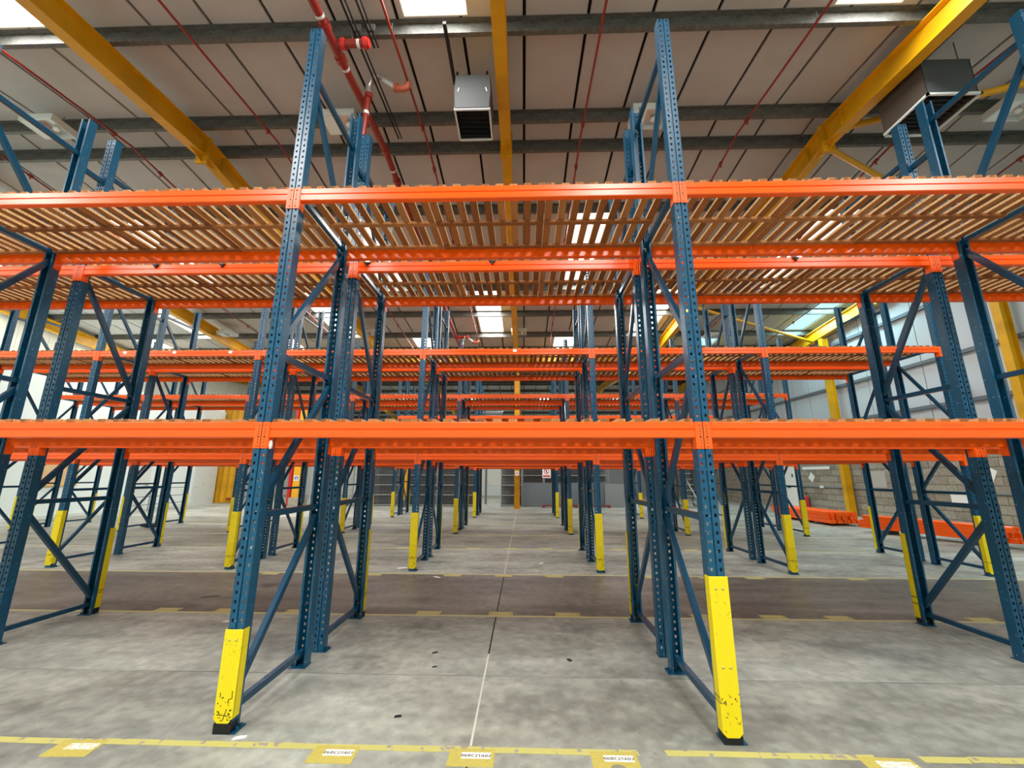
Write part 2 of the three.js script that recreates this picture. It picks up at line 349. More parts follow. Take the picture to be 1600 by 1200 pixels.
/* ---- yellow portal rafters and columns */
const RAFTERS = [-18.15, -12.2, -6.1, -0.05, 6.1, 12.03];
{
  const b = 0.19, d = 0.42, tf = 0.02, tw = 0.014;
  const I = [[-b / 2, 0], [b / 2, 0], [b / 2, tf], [tw / 2, tf + 0.012], [tw / 2, d - tf - 0.012], [b / 2, d - tf], [b / 2, d], [-b / 2, d], [-b / 2, d - tf], [-tw / 2, d - tf - 0.012], [-tw / 2, tf + 0.012], [-b / 2, tf]];
  const leg = (z0, z1) => {                            // an I section swept along the slope; ends cut upright
    const s = new THREE.Shape(I.map(([x, y]) => new THREE.Vector2(x, y)));
    const g = new THREE.ExtrudeGeometry(s, { depth: 1, bevelEnabled: false }); const p = g.attributes.position, uv = g.attributes.uv;
    for (let i = 0; i < p.count; i++) { const f = p.getZ(i), z = z0 + (z1 - z0) * f; p.setZ(i, z); p.setY(i, p.getY(i) + rafterY(z0 - 1e-4) + (rafterY(z1 + 1e-4) - rafterY(z0 - 1e-4)) * f); uv.setXY(i, z, p.getY(i)); }
    const idx = g.index ? g.toNonIndexed() : g; idx.computeVertexNormals(); return idx;
  };
  for (const x of RAFTERS) {
    const r = structGroup('rafter'); r.position.x = x;
    for (const [z0, z1] of [[EAVE, RIDGE], [RIDGE, VALLEY], [VALLEY, -27.15], [-27.15, BACK]]) part('rafter_leg', leg(z0, z1), M.rafter, r);
    const ry = rafterY(RIDGE);
    part('splice_plate', [bx(0.23, d + 0.17, 0.025, 0, ry + d / 2 - 0.07, RIDGE + 0.013), bx(0.23, d + 0.17, 0.025, 0, ry + d / 2 - 0.07, RIDGE - 0.014)], M.rafter, r);
    const gus = new THREE.Shape([new THREE.Vector2(0, 0), new THREE.Vector2(0.3, -0.03), new THREE.Vector2(0, -0.13)]);
    part('gusset', [new THREE.ExtrudeGeometry(gus, { depth: 0.014, bevelEnabled: false }).rotateY(-Math.PI / 2).translate(0.007, ry, RIDGE + 0.02), new THREE.ExtrudeGeometry(gus, { depth: 0.014, bevelEnabled: false }).rotateY(Math.PI / 2).translate(-0.007, ry, RIDGE - 0.02)], M.rafter, r);
    part('stiffener', [[0.05, 0.2], [-0.05, 0.2]].flatMap(([q]) => [bx(0.17, d - 0.05, 0.012, 0, ry + d / 2, RIDGE + q * 9)]), M.rafter, r);
    const bl = []; for (const sx of [-0.08, 0.08]) for (const yy of [-0.1, 0.05, 0.36]) bl.push(rod([sx, ry + yy, RIDGE + 0.06], [sx, ry + yy, RIDGE - 0.06], 0.014, 6));
    part('splice_bolts', bl, M.rafter, r);
  }
  const col = (x, z, h, turn, y0 = 0) => {
    const c = structGroup('column'); c.position.set(x, y0, z); c.rotation.y = turn;
    const s = new THREE.Shape(I.map(([a, q]) => new THREE.Vector2(a, (q - d / 2) * 0.55)));
    part('column_shaft', new THREE.ExtrudeGeometry(s, { depth: h, bevelEnabled: false }).rotateX(-Math.PI / 2), M.rafter, c);
    part('column_base', bx(0.3, 0.025, 0.32, 0, 0.0125, 0), M.rafter, c);
    return c;
  };
  col(-0.02, -15.7, 6.4, Math.PI / 2); col(-12.2, -15.7, 6.4, Math.PI / 2);
  col(11.98, -7.2, 7.2, Math.PI / 2); col(11.98, -13.07, 6.65, Math.PI / 2); col(11.98, -1.4, 7.2, Math.PI / 2); col(11.98, -26.2, 7.4, Math.PI / 2);
  // valley beam and eaves beams along x
  const v = structMesh('roof_beam', extrudeX(I.map(([z, y]) => [z, y]), XR - XL), M.rafter); v.position.set((XL + XR) / 2, rafterY(VALLEY) - 0.12, VALLEY);
}
/* ---- walls */
{
  const wr = structGroup('wall_right');
  part('wall_core', bx(0.2, 2.36, EAVE - BACK + 0.4, XR + 0.2, 1.18, (EAVE + BACK) / 2), M.mortar, wr); part('wall_core', bx(0.2, 6.2, EAVE - BACK + 0.4, XR + 0.21, 5.46, (EAVE + BACK) / 2), M.roofDark, wr);
  // blockwork up to 2.4 m: courses of 0.235
  const H = 0.235, L = 0.462, far = [];
  const shapes = [0, 1, 2, 3].map((k) => bx(0.1, H - 0.012, L - 0.012, 0, 0, 0, k * 0.37, k * 0.21));
  for (let c = 0; c < 10; c++) for (let i = 0; i < 98; i++) {
    const z = EAVE - 0.2 - i * L - (c % 2 ? L / 2 : 0), y = c * H + H / 2;
    if (z < BACK + 0.3) continue;
    const k = Math.floor(rnd() * 4), off = rr(-0.0025, 0.0025);
    if (z < -6.6 && z > -16.9) { const m = part('block', shapes[k], M.block[k], wr); m.position.set(XR + 0.044 + off, y, z); }
    else far.push(shapes[k].clone().translate(XR + 0.044 + off, y, z));
  }
  stuff(part('far_blocks', far, M.block[1], wr));
  // white cladding panels above, one metre wide, between the sheeting rails
  const levels = [2.36, 3.4, 4.72, 6.34, 8.4];
  for (let i = 0; i < 46; i++) for (let k = 0; k < 4; k++) {
    const z1 = EAVE + 0.1 - i * 1.0; if (z1 - 1 < BACK - 0.3) continue;
    const top = Math.min(levels[k + 1], linerY(z1 - 0.5) + 0.1); if (top - levels[k] < 0.05) continue;
    const p = part('wall_panel', bx(0.04, top - levels[k] - 0.012, 0.975, 0, 0, 0), M.cladding, wr); p.position.set(XR + 0.085, (top + levels[k]) / 2, z1 - 0.5);
  }
  for (const y of [2.36, 3.4, 4.72, 6.34]) {
    const r = part('sheeting_rail', extrudeX([[0, 0], [0.09, 0], [0.09, 0.1], [0.084, 0.1], [0.084, 0.006], [0.006, 0.006], [0.006, 0.1], [0, 0.1]], EAVE - BACK), M.rail, wr);
    r.rotation.y = -Math.PI / 2; r.position.set(XR + 0.064, y - 0.05, (EAVE + BACK) / 2);
  }
  const wl = structGroup('wall_left');
  part('wall_core', bx(0.2, 8.6, EAVE - BACK + 0.4, XL - 0.2, 4.3, (EAVE + BACK) / 2), M.cream, wl);
  for (let i = 0; i < 46; i++) { const p = part('wall_panel', bx(0.03, 8.3, 0.985), M.cream, wl); p.position.set(XL - 0.09, 4.15, EAVE - i); }
  const wf = structGroup('wall_front');
  part('wall_core', bx(XR - XL + 0.8, 8, 0.2, (XL + XR) / 2, 4, EAVE + 0.25), M.offWhite, wf);
  const wb = structGroup('wall_back');
  part('wall_core', bx(XR - XL + 0.8, 8, 0.2, (XL + XR) / 2, 4, BACK - 0.25), M.offWhite, wb);
  for (let i = 0; i < 31; i++) { const p = part('wall_panel', bx(0.97, 7.6, 0.04), M.white, wb); p.position.set(XL + 0.5 + i, 3.8, BACK - 0.12); }
  // the office block along the left: white plaster wall 4.6 m high
  const of = structGroup('wall_office');
  part('wall_core', bx(3.3, 4.6, 23.4, -16.65, 2.3, -6.15), M.white, of);
  part('wall_end', bx(0.06, 4.5, 1.42, -14.99, 2.25, -17.2), M.offWhite, of);
  const studs = []; for (const [y, z] of [[1.35, -16.8], [1.35, -17.5], [0.95, -17.1], [0.3, -16.75], [0.25, -17.55], [0.8, -16.7], [0.82, -17.6]]) studs.push(rod([-14.965, y, z], [-14.95, y, z], 0.02, 8));
  part('wall_fixing', studs, M.grey, of);
  const sk = structMesh('baseboard_left', bx(0.02, 0.1, 23.4, -14.99, 0.05, -6.15), M.offWhite);
}
/* ---- roof bracing tubes of the end bay */
for (const [a, b, lab] of [[[6.15, 7.62, -4.35], [11.9, 7.1, -6.9], 'yellow bracing tube running from the rafter splice down to the gable wall'], [[6.15, 7.62, -3.9], [12.0, 7.35, -1.4], 'yellow bracing tube behind the brown ceiling heater'], [[6.15, 6.95, -10.6], [12.0, 6.68, -13.6], 'yellow bracing tube below the bluish skylights by the gable wall'], [[6.2, 6.5, -15.2], [12.0, 6.55, -14.1], 'pale yellow bracing tube near the valley at the gable wall']]) {
  const t = thing('bracing_tube', lab, 'roof brace');
  part('tube', rod(a, b, 0.055, 14), M.rafter, t);
  part('end_plate', [bx(0.02, 0.16, 0.14, a[0] - 0.03, a[1] + 0.02, a[2]), bx(0.02, 0.16, 0.14, b[0] - 0.02, b[1], b[2])], M.rafter, t);
}

/* ================================================================== RACKING */
const D = 0.877, GAP = 0.196, PITCH = 3.946, L1 = 1.73, L2 = 3.45, TOP = 4.94;
const UW = 0.09, UD = 0.075, HOLE_STEP = 0.05;
/* perforated omega upright: front plate at z = 0 with two columns of teardrop holes and a groove between */
function uprightGeometry(detail) {
  const w0 = 0.0055, w1 = UW / 2, cx = (w0 + w1) / 2 + 0.001, pos = [], nor = [], uv = [];
  const tri = (a, b, c, n) => { for (const p of [a, b, c]) { pos.push(...p); nor.push(...n); uv.push(p[0] + p[2], p[1]); } };
  const quad = (a, b, c, d, n) => { tri(a, b, c, n); tri(a, c, d, n); };
  const hole = detail ? [[0, 0.0115], [0.0066, 0.0074], [0.0078, 0.001], [0.0042, -0.0102], [-0.0042, -0.0102], [-0.0078, 0.001], [-0.0066, 0.0074]] : [[0, 0.0115], [0.008, 0.002], [0.0044, -0.0105], [-0.0044, -0.0105], [-0.008, 0.002]];
  for (const s of [-1, 1]) {
    const xa = s > 0 ? w0 : -w1, xb = s > 0 ? w1 : -w0, c = s * cx;
    const sh = new THREE.Shape([new THREE.Vector2(xa, -HOLE_STEP / 2), new THREE.Vector2(xb, -HOLE_STEP / 2), new THREE.Vector2(xb, HOLE_STEP / 2), new THREE.Vector2(xa, HOLE_STEP / 2)]);
    sh.holes.push(new THREE.Path(hole.map(([x, y]) => new THREE.Vector2(c + x, y))));
    const g = new THREE.ShapeGeometry(sh), ix = g.index.array, p = g.attributes.position;
    for (let k = 0; k < Math.round(TOP / HOLE_STEP) - 1; k++) {
      const y = 0.045 + HOLE_STEP * (k + 0.5);
      for (let i = 0; i < ix.length; i += 3) {
        const v = [0, 1, 2].map((j) => [p.getX(ix[i + j]), p.getY(ix[i + j]) + y, 0]);
        tri(v[0], v[1], v[2], [0, 0, 1]);
        if (detail) tri([v[0][0], v[0][1], -0.0025], [v[2][0], v[2][1], -0.0025], [v[1][0], v[1][1], -0.0025], [0, 0, -1]);
      }
      if (detail) for (let i = 0; i < hole.length; i++) {
        const a = hole[i], b = hole[(i + 1) % hole.length], mx = -(a[0] + b[0]), my = -(a[1] + b[1]), l = Math.hypot(mx, my) || 1;
        quad([c + a[0], a[1] + y, 0], [c + b[0], b[1] + y, 0], [c + b[0], b[1] + y, -0.0025], [c + a[0], a[1] + y, -0.0025], [mx / l, my / l, 0]);
      }
    }
    for (const [y0, y1] of [[0, 0.045], [0.045 + HOLE_STEP * (Math.round(TOP / HOLE_STEP) - 1), TOP]]) quad([xa, y0, 0], [xb, y0, 0], [xb, y1, 0], [xa, y1, 0], [0, 0, 1]);
  }
  const a = join([
    bx(0.0025, TOP, 0.009, -w0, TOP / 2, -0.0045), bx(0.0025, TOP, 0.009, w0, TOP / 2, -0.0045), bx(2 * w0, TOP, 0.0025, 0, TOP / 2, -0.009),
    bx(0.0025, TOP, UD, -w1, TOP / 2, -UD / 2), bx(0.0025, TOP, UD, w1, TOP / 2, -UD / 2),
    bx(0.016, TOP, 0.0025, -w1 + 0.008, TOP / 2, -UD), bx(0.016, TOP, 0.0025, w1 - 0.008, TOP / 2, -UD),
  ]);
  const g = new THREE.BufferGeometry();
  g.setAttribute('position', new THREE.Float32BufferAttribute(pos, 3)); g.setAttribute('normal', new THREE.Float32BufferAttribute(nor, 3)); g.setAttribute('uv', new THREE.Float32BufferAttribute(uv, 2));
  return join([g, a]);
}
const uprightFine = uprightGeometry(true), uprightFar = uprightGeometry(false);
const basePlate = join([bx(0.125, 0.006, 0.1, 0.012, 0.003, -0.045), rod([0.061, 0, -0.03], [0.061, 0.022, -0.03], 0.008, 6), rod([0.061, 0, -0.065], [0.061, 0.022, -0.065], 0.008, 6)]);
/* yellow guard: folded plate with chamfered feet in front of the upright */
const guardMat = [['tall', 512, 1], ['short', 512, 2], ['far', 256, 3]].map(([k, h, s]) => std({ roughness: 0.38, map: canvasTex(96, h, (g, w) => {
  g.fillStyle = '#efd900'; g.fillRect(0, 0, w, h);
  const scuff = (n, y0, y1, c, lw) => { for (let i = 0; i < n; i++) { g.strokeStyle = c; g.lineWidth = lw * (0.4 + hash2(i, 1, s + n)); const x = w * hash2(i, 2, s + n), y = h * (y0 + (y1 - y0) * hash2(i, 3, s + n)); g.beginPath(); g.moveTo(x, y); g.lineTo(x + 22 * (hash2(i, 4, s + n) - 0.5), y + 16 * (hash2(i, 5, s + n) - 0.5)); g.stroke(); } };
  if (k === 'short') { scuff(14, 0.7, 0.99, '#15130c', 4); scuff(12, 0.86, 0.97, '#0e0c08', 6); scuff(30, 0.1, 0.3, '#6e6518', 1.2); scuff(20, 0.2, 0.7, '#b3a410', 1.5); g.strokeStyle = '#15130c'; g.lineWidth = 4; g.beginPath(); g.moveTo(80, h * 0.66); g.lineTo(82, h * 0.74); g.lineTo(66, h * 0.75); g.lineTo(64, h * 0.79); g.moveTo(20, h * 0.68); g.lineTo(22, h * 0.73); g.moveTo(14, h * 0.91); g.lineTo(84, h * 0.92); g.moveTo(62, h * 0.85); g.lineTo(48, h * 0.97); g.stroke(); }
  else if (k === 'tall') { scuff(14, 0.74, 0.82, '#1b180f', 3); scuff(10, 0.85, 0.97, '#5a5212', 2); scuff(10, 0.1, 0.4, '#b5a612', 2); }
  else { scuff(18, 0.7, 0.98, '#4a4310', 3); g.fillStyle = '#5d5510'; g.fillRect(0, h * 0.8, w, 2); scuff(10, 0.1, 0.7, '#b5a612', 2); }
}) }));
function guardGeometry(h, y0) {
  const w = UW / 2 + 0.009, c = 0.022, s = new THREE.Shape([[-w + c, y0], [w - c, y0], [w, y0 + c], [w, y0 + h], [-w, y0 + h], [-w, y0 + c]].map(([x, y]) => new THREE.Vector2(x, y)));
  const g = new THREE.ExtrudeGeometry(s, { depth: 0.005, bevelEnabled: true, bevelThickness: 0.0015, bevelSize: 0.002, bevelOffset: -0.002, bevelSegments: 1 }).translate(0, 0, 0.006);
  const sides = [bx(0.005, h - c, 0.055, -w + 0.0025, y0 + c + (h - c) / 2, -0.018), bx(0.005, h - c, 0.055, w - 0.0025, y0 + c + (h - c) / 2, -0.018)];
  const all = join([g, ...sides]), p = all.attributes.position, uv = all.attributes.uv;
  for (let i = 0; i < p.count; i++) uv.setXY(i, (p.getX(i) + w) / (2 * w), (p.getY(i) - y0) / h);
  return all;
}
const guardBolts = (ys) => join(ys.flatMap((y) => [-0.02, 0.02].map((x) => new THREE.SphereGeometry(0.0075, 8, 6).scale(1, 1, 0.7).translate(x, y, 0.0135))));
/* frame: front upright face at z = 0, rear upright face at z = -D */
const F = -0.055, R = -D + 0.055;
const BRACES = {
  A: [[0.17, F, 1.08, R], [1.2, F, 2.13, R], [2.29, F, 3.36, R], [4.47, F, 3.53, R]],
  A2: [[0.17, F, 1.1, R], [2.07, F, 1.18, R], [2.28, F, 3.36, R], [4.62, F, 3.53, R]],
  B: [[1.06, F, 0.17, R], [1.22, F, 2.14, R], [3.36, F, 2.26, R], [4.47, F, 3.53, R]],
};
const braceGeo = {};
for (const k of Object.keys(BRACES)) braceGeo[k] = [...BRACES[k].map(([a, b, c, d]) => bar(a, b, c, d, 0.034, 0.044)), ...[0.1, 1.15, 2.2, 3.44, k === 'A2' ? 4.72 : 4.53].map((y) => bar(y, F, y, R, 0.034, 0.04))];
const guards = { tall: guardGeometry(0.8, 0.035), short: guardGeometry(0.47, 0.055) };
const boltsTall = guardBolts([0.77, 0.37]), boltsShort = guardBolts([0.47]);
const blackFoot = bx(0.1, 0.05, 0.06, 0, 0.028, -0.022);
const protoFrame = {};
function makeFrame(kind, fine, guardSide, guardKind) {
  const o = new THREE.Group();
  for (const s of [1, -1]) {
    const u = part('upright', fine ? uprightFine : uprightFar, fine ? M.blue : M.blueFar, o);
    if (s < 0) { u.position.z = -D; u.rotation.y = Math.PI; }
    part('base_plate', basePlate, M.blueFar, u);
    if ((guardSide === 'front') === (s > 0)) {
      const gd = part('upright_guard', guards[guardKind === 'short' ? 'short' : 'tall'], guardMat[guardKind === 'short' ? 1 : guardKind === 'tall' ? 0 : 2], o, 'yellow steel foot guard, scuffed black near the floor');
      if (s < 0) { gd.position.z = -D; gd.rotation.y = Math.PI; }
      part('bolt_heads', guardKind === 'short' ? boltsShort : boltsTall, M.bolt, gd);
      if (guardKind !== 'far') part('rubber_foot', blackFoot, M.black, gd);
    }
  }
  braceGeo[kind].forEach((g, i) => part(i < 4 ? 'diagonal_brace' : 'cross_brace', g, M.brace, o));
  return o;
}
const ROWNAME = ['nearest row', 'second row', 'third row', 'farthest row'];
const ROWS = [
  { z: 0, xs: [-7, -4.2, -1.4, 1.4, 4.2, 7] }, { z: -PITCH, xs: [-9.8, -7, -4.2, -1.4, 1.4, 4.2, 7] },
  { z: -2 * PITCH, xs: [-12.6, -9.8, -7, -4.2, -1.4, 1.4, 4.2, 7] }, { z: -3 * PITCH, xs: [-4.2, -1.4, 1.4, 4.2, 7] },
];
const ORD = ['first', 'second', 'third', 'fourth', 'fifth', 'sixth', 'seventh', 'eighth', 'ninth', 'tenth', 'eleventh'];
const frameName = (x) => { const i = Math.round((Math.abs(x) - 1.4) / 2.8); return `${ORD[i]} ${x < 0 ? 'left' : 'right'} of centre`; };
const bayName = (x) => { const i = Math.round(x / 2.8); return i === 0 ? 'centre bay' : `${ORD[Math.abs(i) - 1]} bay ${i < 0 ? 'left' : 'right'} of centre`; };
const fitX = (row, x) => (row === 0 ? x * (2.785 / 2.8) - 0.008 : x);
ROWS.forEach((row, r) => {
  const n = row.xs.length;
  row.xs.forEach((x0) => {
    const x = fitX(r, x0);
    for (const half of [0, 1]) {
      const fine = r < 2, kind = half ? 'B' : (x0 > 0 ? 'A2' : 'A'), gk = r === 0 && !half ? (x0 === -1.4 ? 'short' : 'tall') : r === 0 ? 'tall' : 'far';
      const key = [kind, fine, half, gk].join();
      protoFrame[key] ??= makeFrame(kind, fine, half ? 'back' : 'front', gk);
      const o = protoFrame[key].clone(); o.name = numbered('upright_frame'); scene.add(o);
      o.position.set(x, 0, row.z - half * (D + GAP));
      o.userData = { label: `blue perforated upright frame with braces, ${ROWNAME[r]} ${half ? 'back' : 'front'} half, ${frameName(x0)}`, category: 'rack frame', group: `upright frames of the ${ROWNAME[r]}` };
    }
  });
});
{ // short spacers tying the two frames of a row together
  ROWS.forEach((row, r) => { if (r < 2) row.xs.forEach((x0) => {
    const o = thing('row_spacer', `short blue spacer tying the front and back frames, ${ROWNAME[r]}, ${frameName(x0)}`, 'spacer', [fitX(r, x0), 4.42, row.z - D - GAP / 2], 0, `row spacers of the ${ROWNAME[r]}`);
    part('tie_bar', bx(0.035, 0.045, GAP - 0.012), M.brace, o); part('tie_plates', [bx(0.08, 0.09, 0.005, 0, 0, GAP / 2 - 0.004), bx(0.08, 0.09, 0.005, 0, 0, -GAP / 2 + 0.004)], M.brace, o);
  }); });
}
/* orange crossbeams */
const BL = 2.8 - UW - 0.006, BH = 0.1, BD = 0.048;
const beamTube = (len) => {                              // box section, grooved front face at z = 0, top at y = 0
  const g = 0.007;
  return extrudeX([[0, -0.004], [0, -0.042], [-g, -0.0465], [-g, -0.05], [0, -0.0545], [0, -BH + 0.005], [-0.005, -BH], [-BD + 0.005, -BH], [-BD, -BH + 0.005], [-BD, -0.03], [-BD, -0.004], [-BD + 0.004, 0], [-0.004, 0]], len);
};
const plateGeo = (s) => {                                // connector: plate over half of the upright face, flange back along its side
  const w = UW / 2 - 0.0035, x = s * (BL / 2 + 0.003 + w / 2);
  const sh = new THREE.Shape([[-w / 2 - 0.002, -0.168], [w / 2, -0.168], [w / 2, 0], [-w / 2 - 0.002, 0]].map(([a, b]) => new THREE.Vector2(a, b)));
  const pl = new THREE.ExtrudeGeometry(sh, { depth: 0.0035, bevelEnabled: false });
  if (s < 0) pl.rotateY(0);
  return join([pl.translate(x, 0, 0.0022), bx(0.004, 0.165, 0.06, s * (BL / 2 + 0.0005), -0.085, -0.027)]);
};
const studGeo = (s) => {
  const cx = s * (BL / 2 + 0.004 + UW / 4 + 0.001), g = [];
  for (const y of [-0.018, -0.150]) g.push(new THREE.SphereGeometry(0.0072, 8, 6).scale(1, 1, 0.9).translate(cx, y, 0.006));
  return join(g);
};
const dotGeo = (s) => { const cx = s * (BL / 2 + 0.004 + UW / 4 + 0.001), g = []; for (const y of [-0.045, -0.06, -0.075, -0.115, -0.132]) g.push(rod([cx, y, 0.0055], [cx, y, 0.0062], 0.0036, 6)); g.push(rod([cx, -0.095, 0.0055], [cx, -0.095, 0.0063], 0.0058, 8)); return join(g); };
const protoBeam = (() => {
  const o = new THREE.Group();
  part('beam_tube', beamTube(BL), M.orange, o);
  for (const s of [-1, 1]) { const c = part('end_connector', plateGeo(s), M.connector, o); part('studs', studGeo(s), M.connector, c); part('stud_holes', dotGeo(s), M.dark, c); }
  return o;
})();
const EDGE = ['front edge', 'second beam back', 'third beam back', 'back edge'];
const beams = {};
ROWS.forEach((row, r) => {
  for (let i = 0; i + 1 < row.xs.length; i++) {
    const xm = (row.xs[i] + row.xs[i + 1]) / 2, x = (fitX(r, row.xs[i]) + fitX(r, row.xs[i + 1])) / 2;
    [L1, L2].forEach((y, lv) => {
      for (let e = 0; e < 4; e++) {
        const o = protoBeam.clone(); o.name = numbered('rack_crossbeam'); scene.add(o);
        const z = row.z - [0, D, D + GAP, 2 * D + GAP][e];
        o.position.set(x, y, z); if (e % 2) o.rotation.y = Math.PI;
        if (r === 0) o.scale.x = 2.785 / 2.8;
        o.userData = { label: `orange crossbeam, ${lv ? 'upper' : 'lower'} level, ${EDGE[e]}, ${ROWNAME[r]}, ${bayName(xm)}`, category: 'rack beam', group: `crossbeams of the ${ROWNAME[r]}` };
        beams[[r, i, lv, e]] = o;
      }
    });
  }
});
/* slatted timber decks: nine slats on three stringers, three panels to a bay */
const slatW = 0.056, slatH = 0.02, PW = 0.888, slatStep = (PW - slatW) / 8;
const slatGeo = [0, 1, 2].map((k) => { const g = bx(slatW, slatH, D - 0.024, 0, slatH / 2, -(D - 0.024) / 2 - 0.012 + 0.006, k * 0.31, k * 0.77); return g; });
const stringerGeo = bx(PW, 0.022, 0.045, 0, -0.011, 0).rotateY(0);
const slatMats = M.wood.map((w) => [M.woodLitSide, M.woodLitSide, w, w, w, w]);   // paler sides: light falling between the slats, put into the colour
const deckProto = [0, 1, 2, 3].map((v) => {
  const o = new THREE.Group();
  for (let i = 0; i < 9; i++) {
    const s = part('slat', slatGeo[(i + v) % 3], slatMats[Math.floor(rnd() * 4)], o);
    s.position.set(-PW / 2 + slatW / 2 + i * slatStep + rr(-0.004, 0.004) * (i % 8 ? 1 : 0), 0.0005, rr(-0.006, 0.004));
  }
  for (const z of [-0.085, -0.44, -0.795]) { const s = part('stringer', stringerGeo, M.wood[(v + 1) % 4], o); s.position.z = z; }
  return o;
});
function slatsMerged(list) {                              // group 0: sides, group 1: faces and ends
  const P = [], N = [], U = [], cut = [0, 0];
  [[0, 1], [2, 3, 4, 5]].forEach((faces, gi) => { for (const g of list) { const a = g.attributes, ix = g.index.array; for (const f of faces) for (let k = f * 6; k < f * 6 + 6; k++) { const i = ix[k]; P.push(a.position.getX(i), a.position.getY(i), a.position.getZ(i)); N.push(a.normal.getX(i), a.normal.getY(i), a.normal.getZ(i)); U.push(a.uv.getX(i), a.uv.getY(i)); } } cut[gi] = P.length / 3; });
  const m = new THREE.BufferGeometry();
  m.setAttribute('position', new THREE.Float32BufferAttribute(P, 3)); m.setAttribute('normal', new THREE.Float32BufferAttribute(N, 3)); m.setAttribute('uv', new THREE.Float32BufferAttribute(U, 2));
  m.addGroup(0, cut[0], 0); m.addGroup(cut[0], cut[1] - cut[0], 1); return m;
}
const deckFar = [0, 1].map((v) => {
  const o = new THREE.Group(), a = [], b = [];
  for (let i = 0; i < 9; i++) (i % 3 === v ? b : a).push(slatGeo[0].clone().translate(-PW / 2 + slatW / 2 + i * slatStep + rr(-0.004, 0.004) * (i % 8 ? 1 : 0), 0.0005, rr(-0.006, 0.004)));
  stuff(part('slats', slatsMerged(a), [M.woodLitSide, M.wood[v]], o)); stuff(part('slats', slatsMerged(b), [M.woodLitSide, M.wood[2 + v]], o));
  stuff(part('stringers', [-0.085, -0.44, -0.795].map((z) => stringerGeo.clone().translate(0, 0, z)), M.wood[1], o));
  return o;
});
const THIRD = ['left third', 'middle third', 'right third'];
ROWS.forEach((row, r) => {
  for (let i = 0; i + 1 < row.xs.length; i++) {
    const xm = (row.xs[i] + row.xs[i + 1]) / 2, x = (fitX(r, row.xs[i]) + fitX(r, row.xs[i + 1])) / 2;
    [L1, L2].forEach((y, lv) => { for (const half of [0, 1]) for (let k = 0; k < 3; k++) {
      const src = r === 0 ? deckProto[Math.floor(rnd() * 4)] : deckFar[Math.floor(rnd() * 2)];
      const o = src.clone(); o.name = numbered('slatted_deck'); scene.add(o);
      o.position.set(x + (k - 1) * 0.8975 + rr(-0.002, 0.002), y + 0.0005, row.z - half * (D + GAP) + rr(-0.003, 0.003));
      o.userData = { label: `slatted pine deck, ${lv ? 'upper' : 'lower'} level, ${ROWNAME[r]} ${half ? 'back' : 'front'} half, ${bayName(xm)}, ${THIRD[k]}`, category: 'rack deck', group: `slatted decks of the ${ROWNAME[r]}` };
    } });
  }
});
/* pen marks on the lower front beam of the right-hand bay, and stickers on the second row */
{
  const pen = (txt, fs) => { const t = canvasTex(256, 48, (g, w, h) => { g.clearRect(0, 0, w, h); g.fillStyle = '#ff5f00'; g.fillRect(0, 0, w, h); g.fillStyle = '#7c2a08'; g.font = `italic ${fs}px sans-serif`; g.textBaseline = 'middle'; g.fillText(txt, 6, 26); }); return std({ map: t, roughness: 0.3 }); };
  const b = beams[[0, 3, 0, 0]];
  for (const [txt, x, w, fs] of [['ORLEOS', 2.14, 0.12, 34], ['EX 96 COST', 2.93, 0.19, 34]]) { const m = part('pen_marking', new THREE.PlaneGeometry(w, 0.022), pen(txt, fs), b, 'faint handwritten pen marking'); m.position.set(x - b.position.x, -0.022, 0.0006); }
  for (const [bay, x] of [[1, -6.51], [1, -5.65], [1, -4.68], [3, 0.13]]) { const q = beams[[1, bay, 1, 0]]; const m = part('white_sticker', bx(0.06, 0.045, 0.001), M.paper, q, 'small white sticker'); m.position.set(x - q.position.x, -0.03, 0.0008); }
  const clip = join([bx(0.05, 0.012, 0.016, 0, 0.0, 0), bx(0.02, 0.03, 0.02, 0, -0.012, 0), rod([-0.025, 0, 0], [-0.034, 0.014, 0], 0.004, 6), rod([0.025, 0, 0], [0.034, 0.014, 0], 0.004, 6)]);
  for (const [bay, lv, x] of [[2, 1, -1.27], [2, 1, -0.03], [3, 1, 2.88], [1, 1, -2.72], [1, 1, -3.4], [3, 0, 2.5]]) { const q = beams[[0, bay, lv, 2]]; const m = part('beam_clip', clip, M.black, q, 'small black clip on the beam edge'); m.position.set(x - q.position.x, -0.012, 0.009); }
  const cap = thing('paper_scrap', 'white scrap of torn label on the beam connector, lower level, left post', 'scrap', [-1.345, 1.585, -0.012]);
  part('scrap', new THREE.SphereGeometry(0.022, 12, 8).scale(0.6, 1.3, 0.4), M.paper, cap);
}

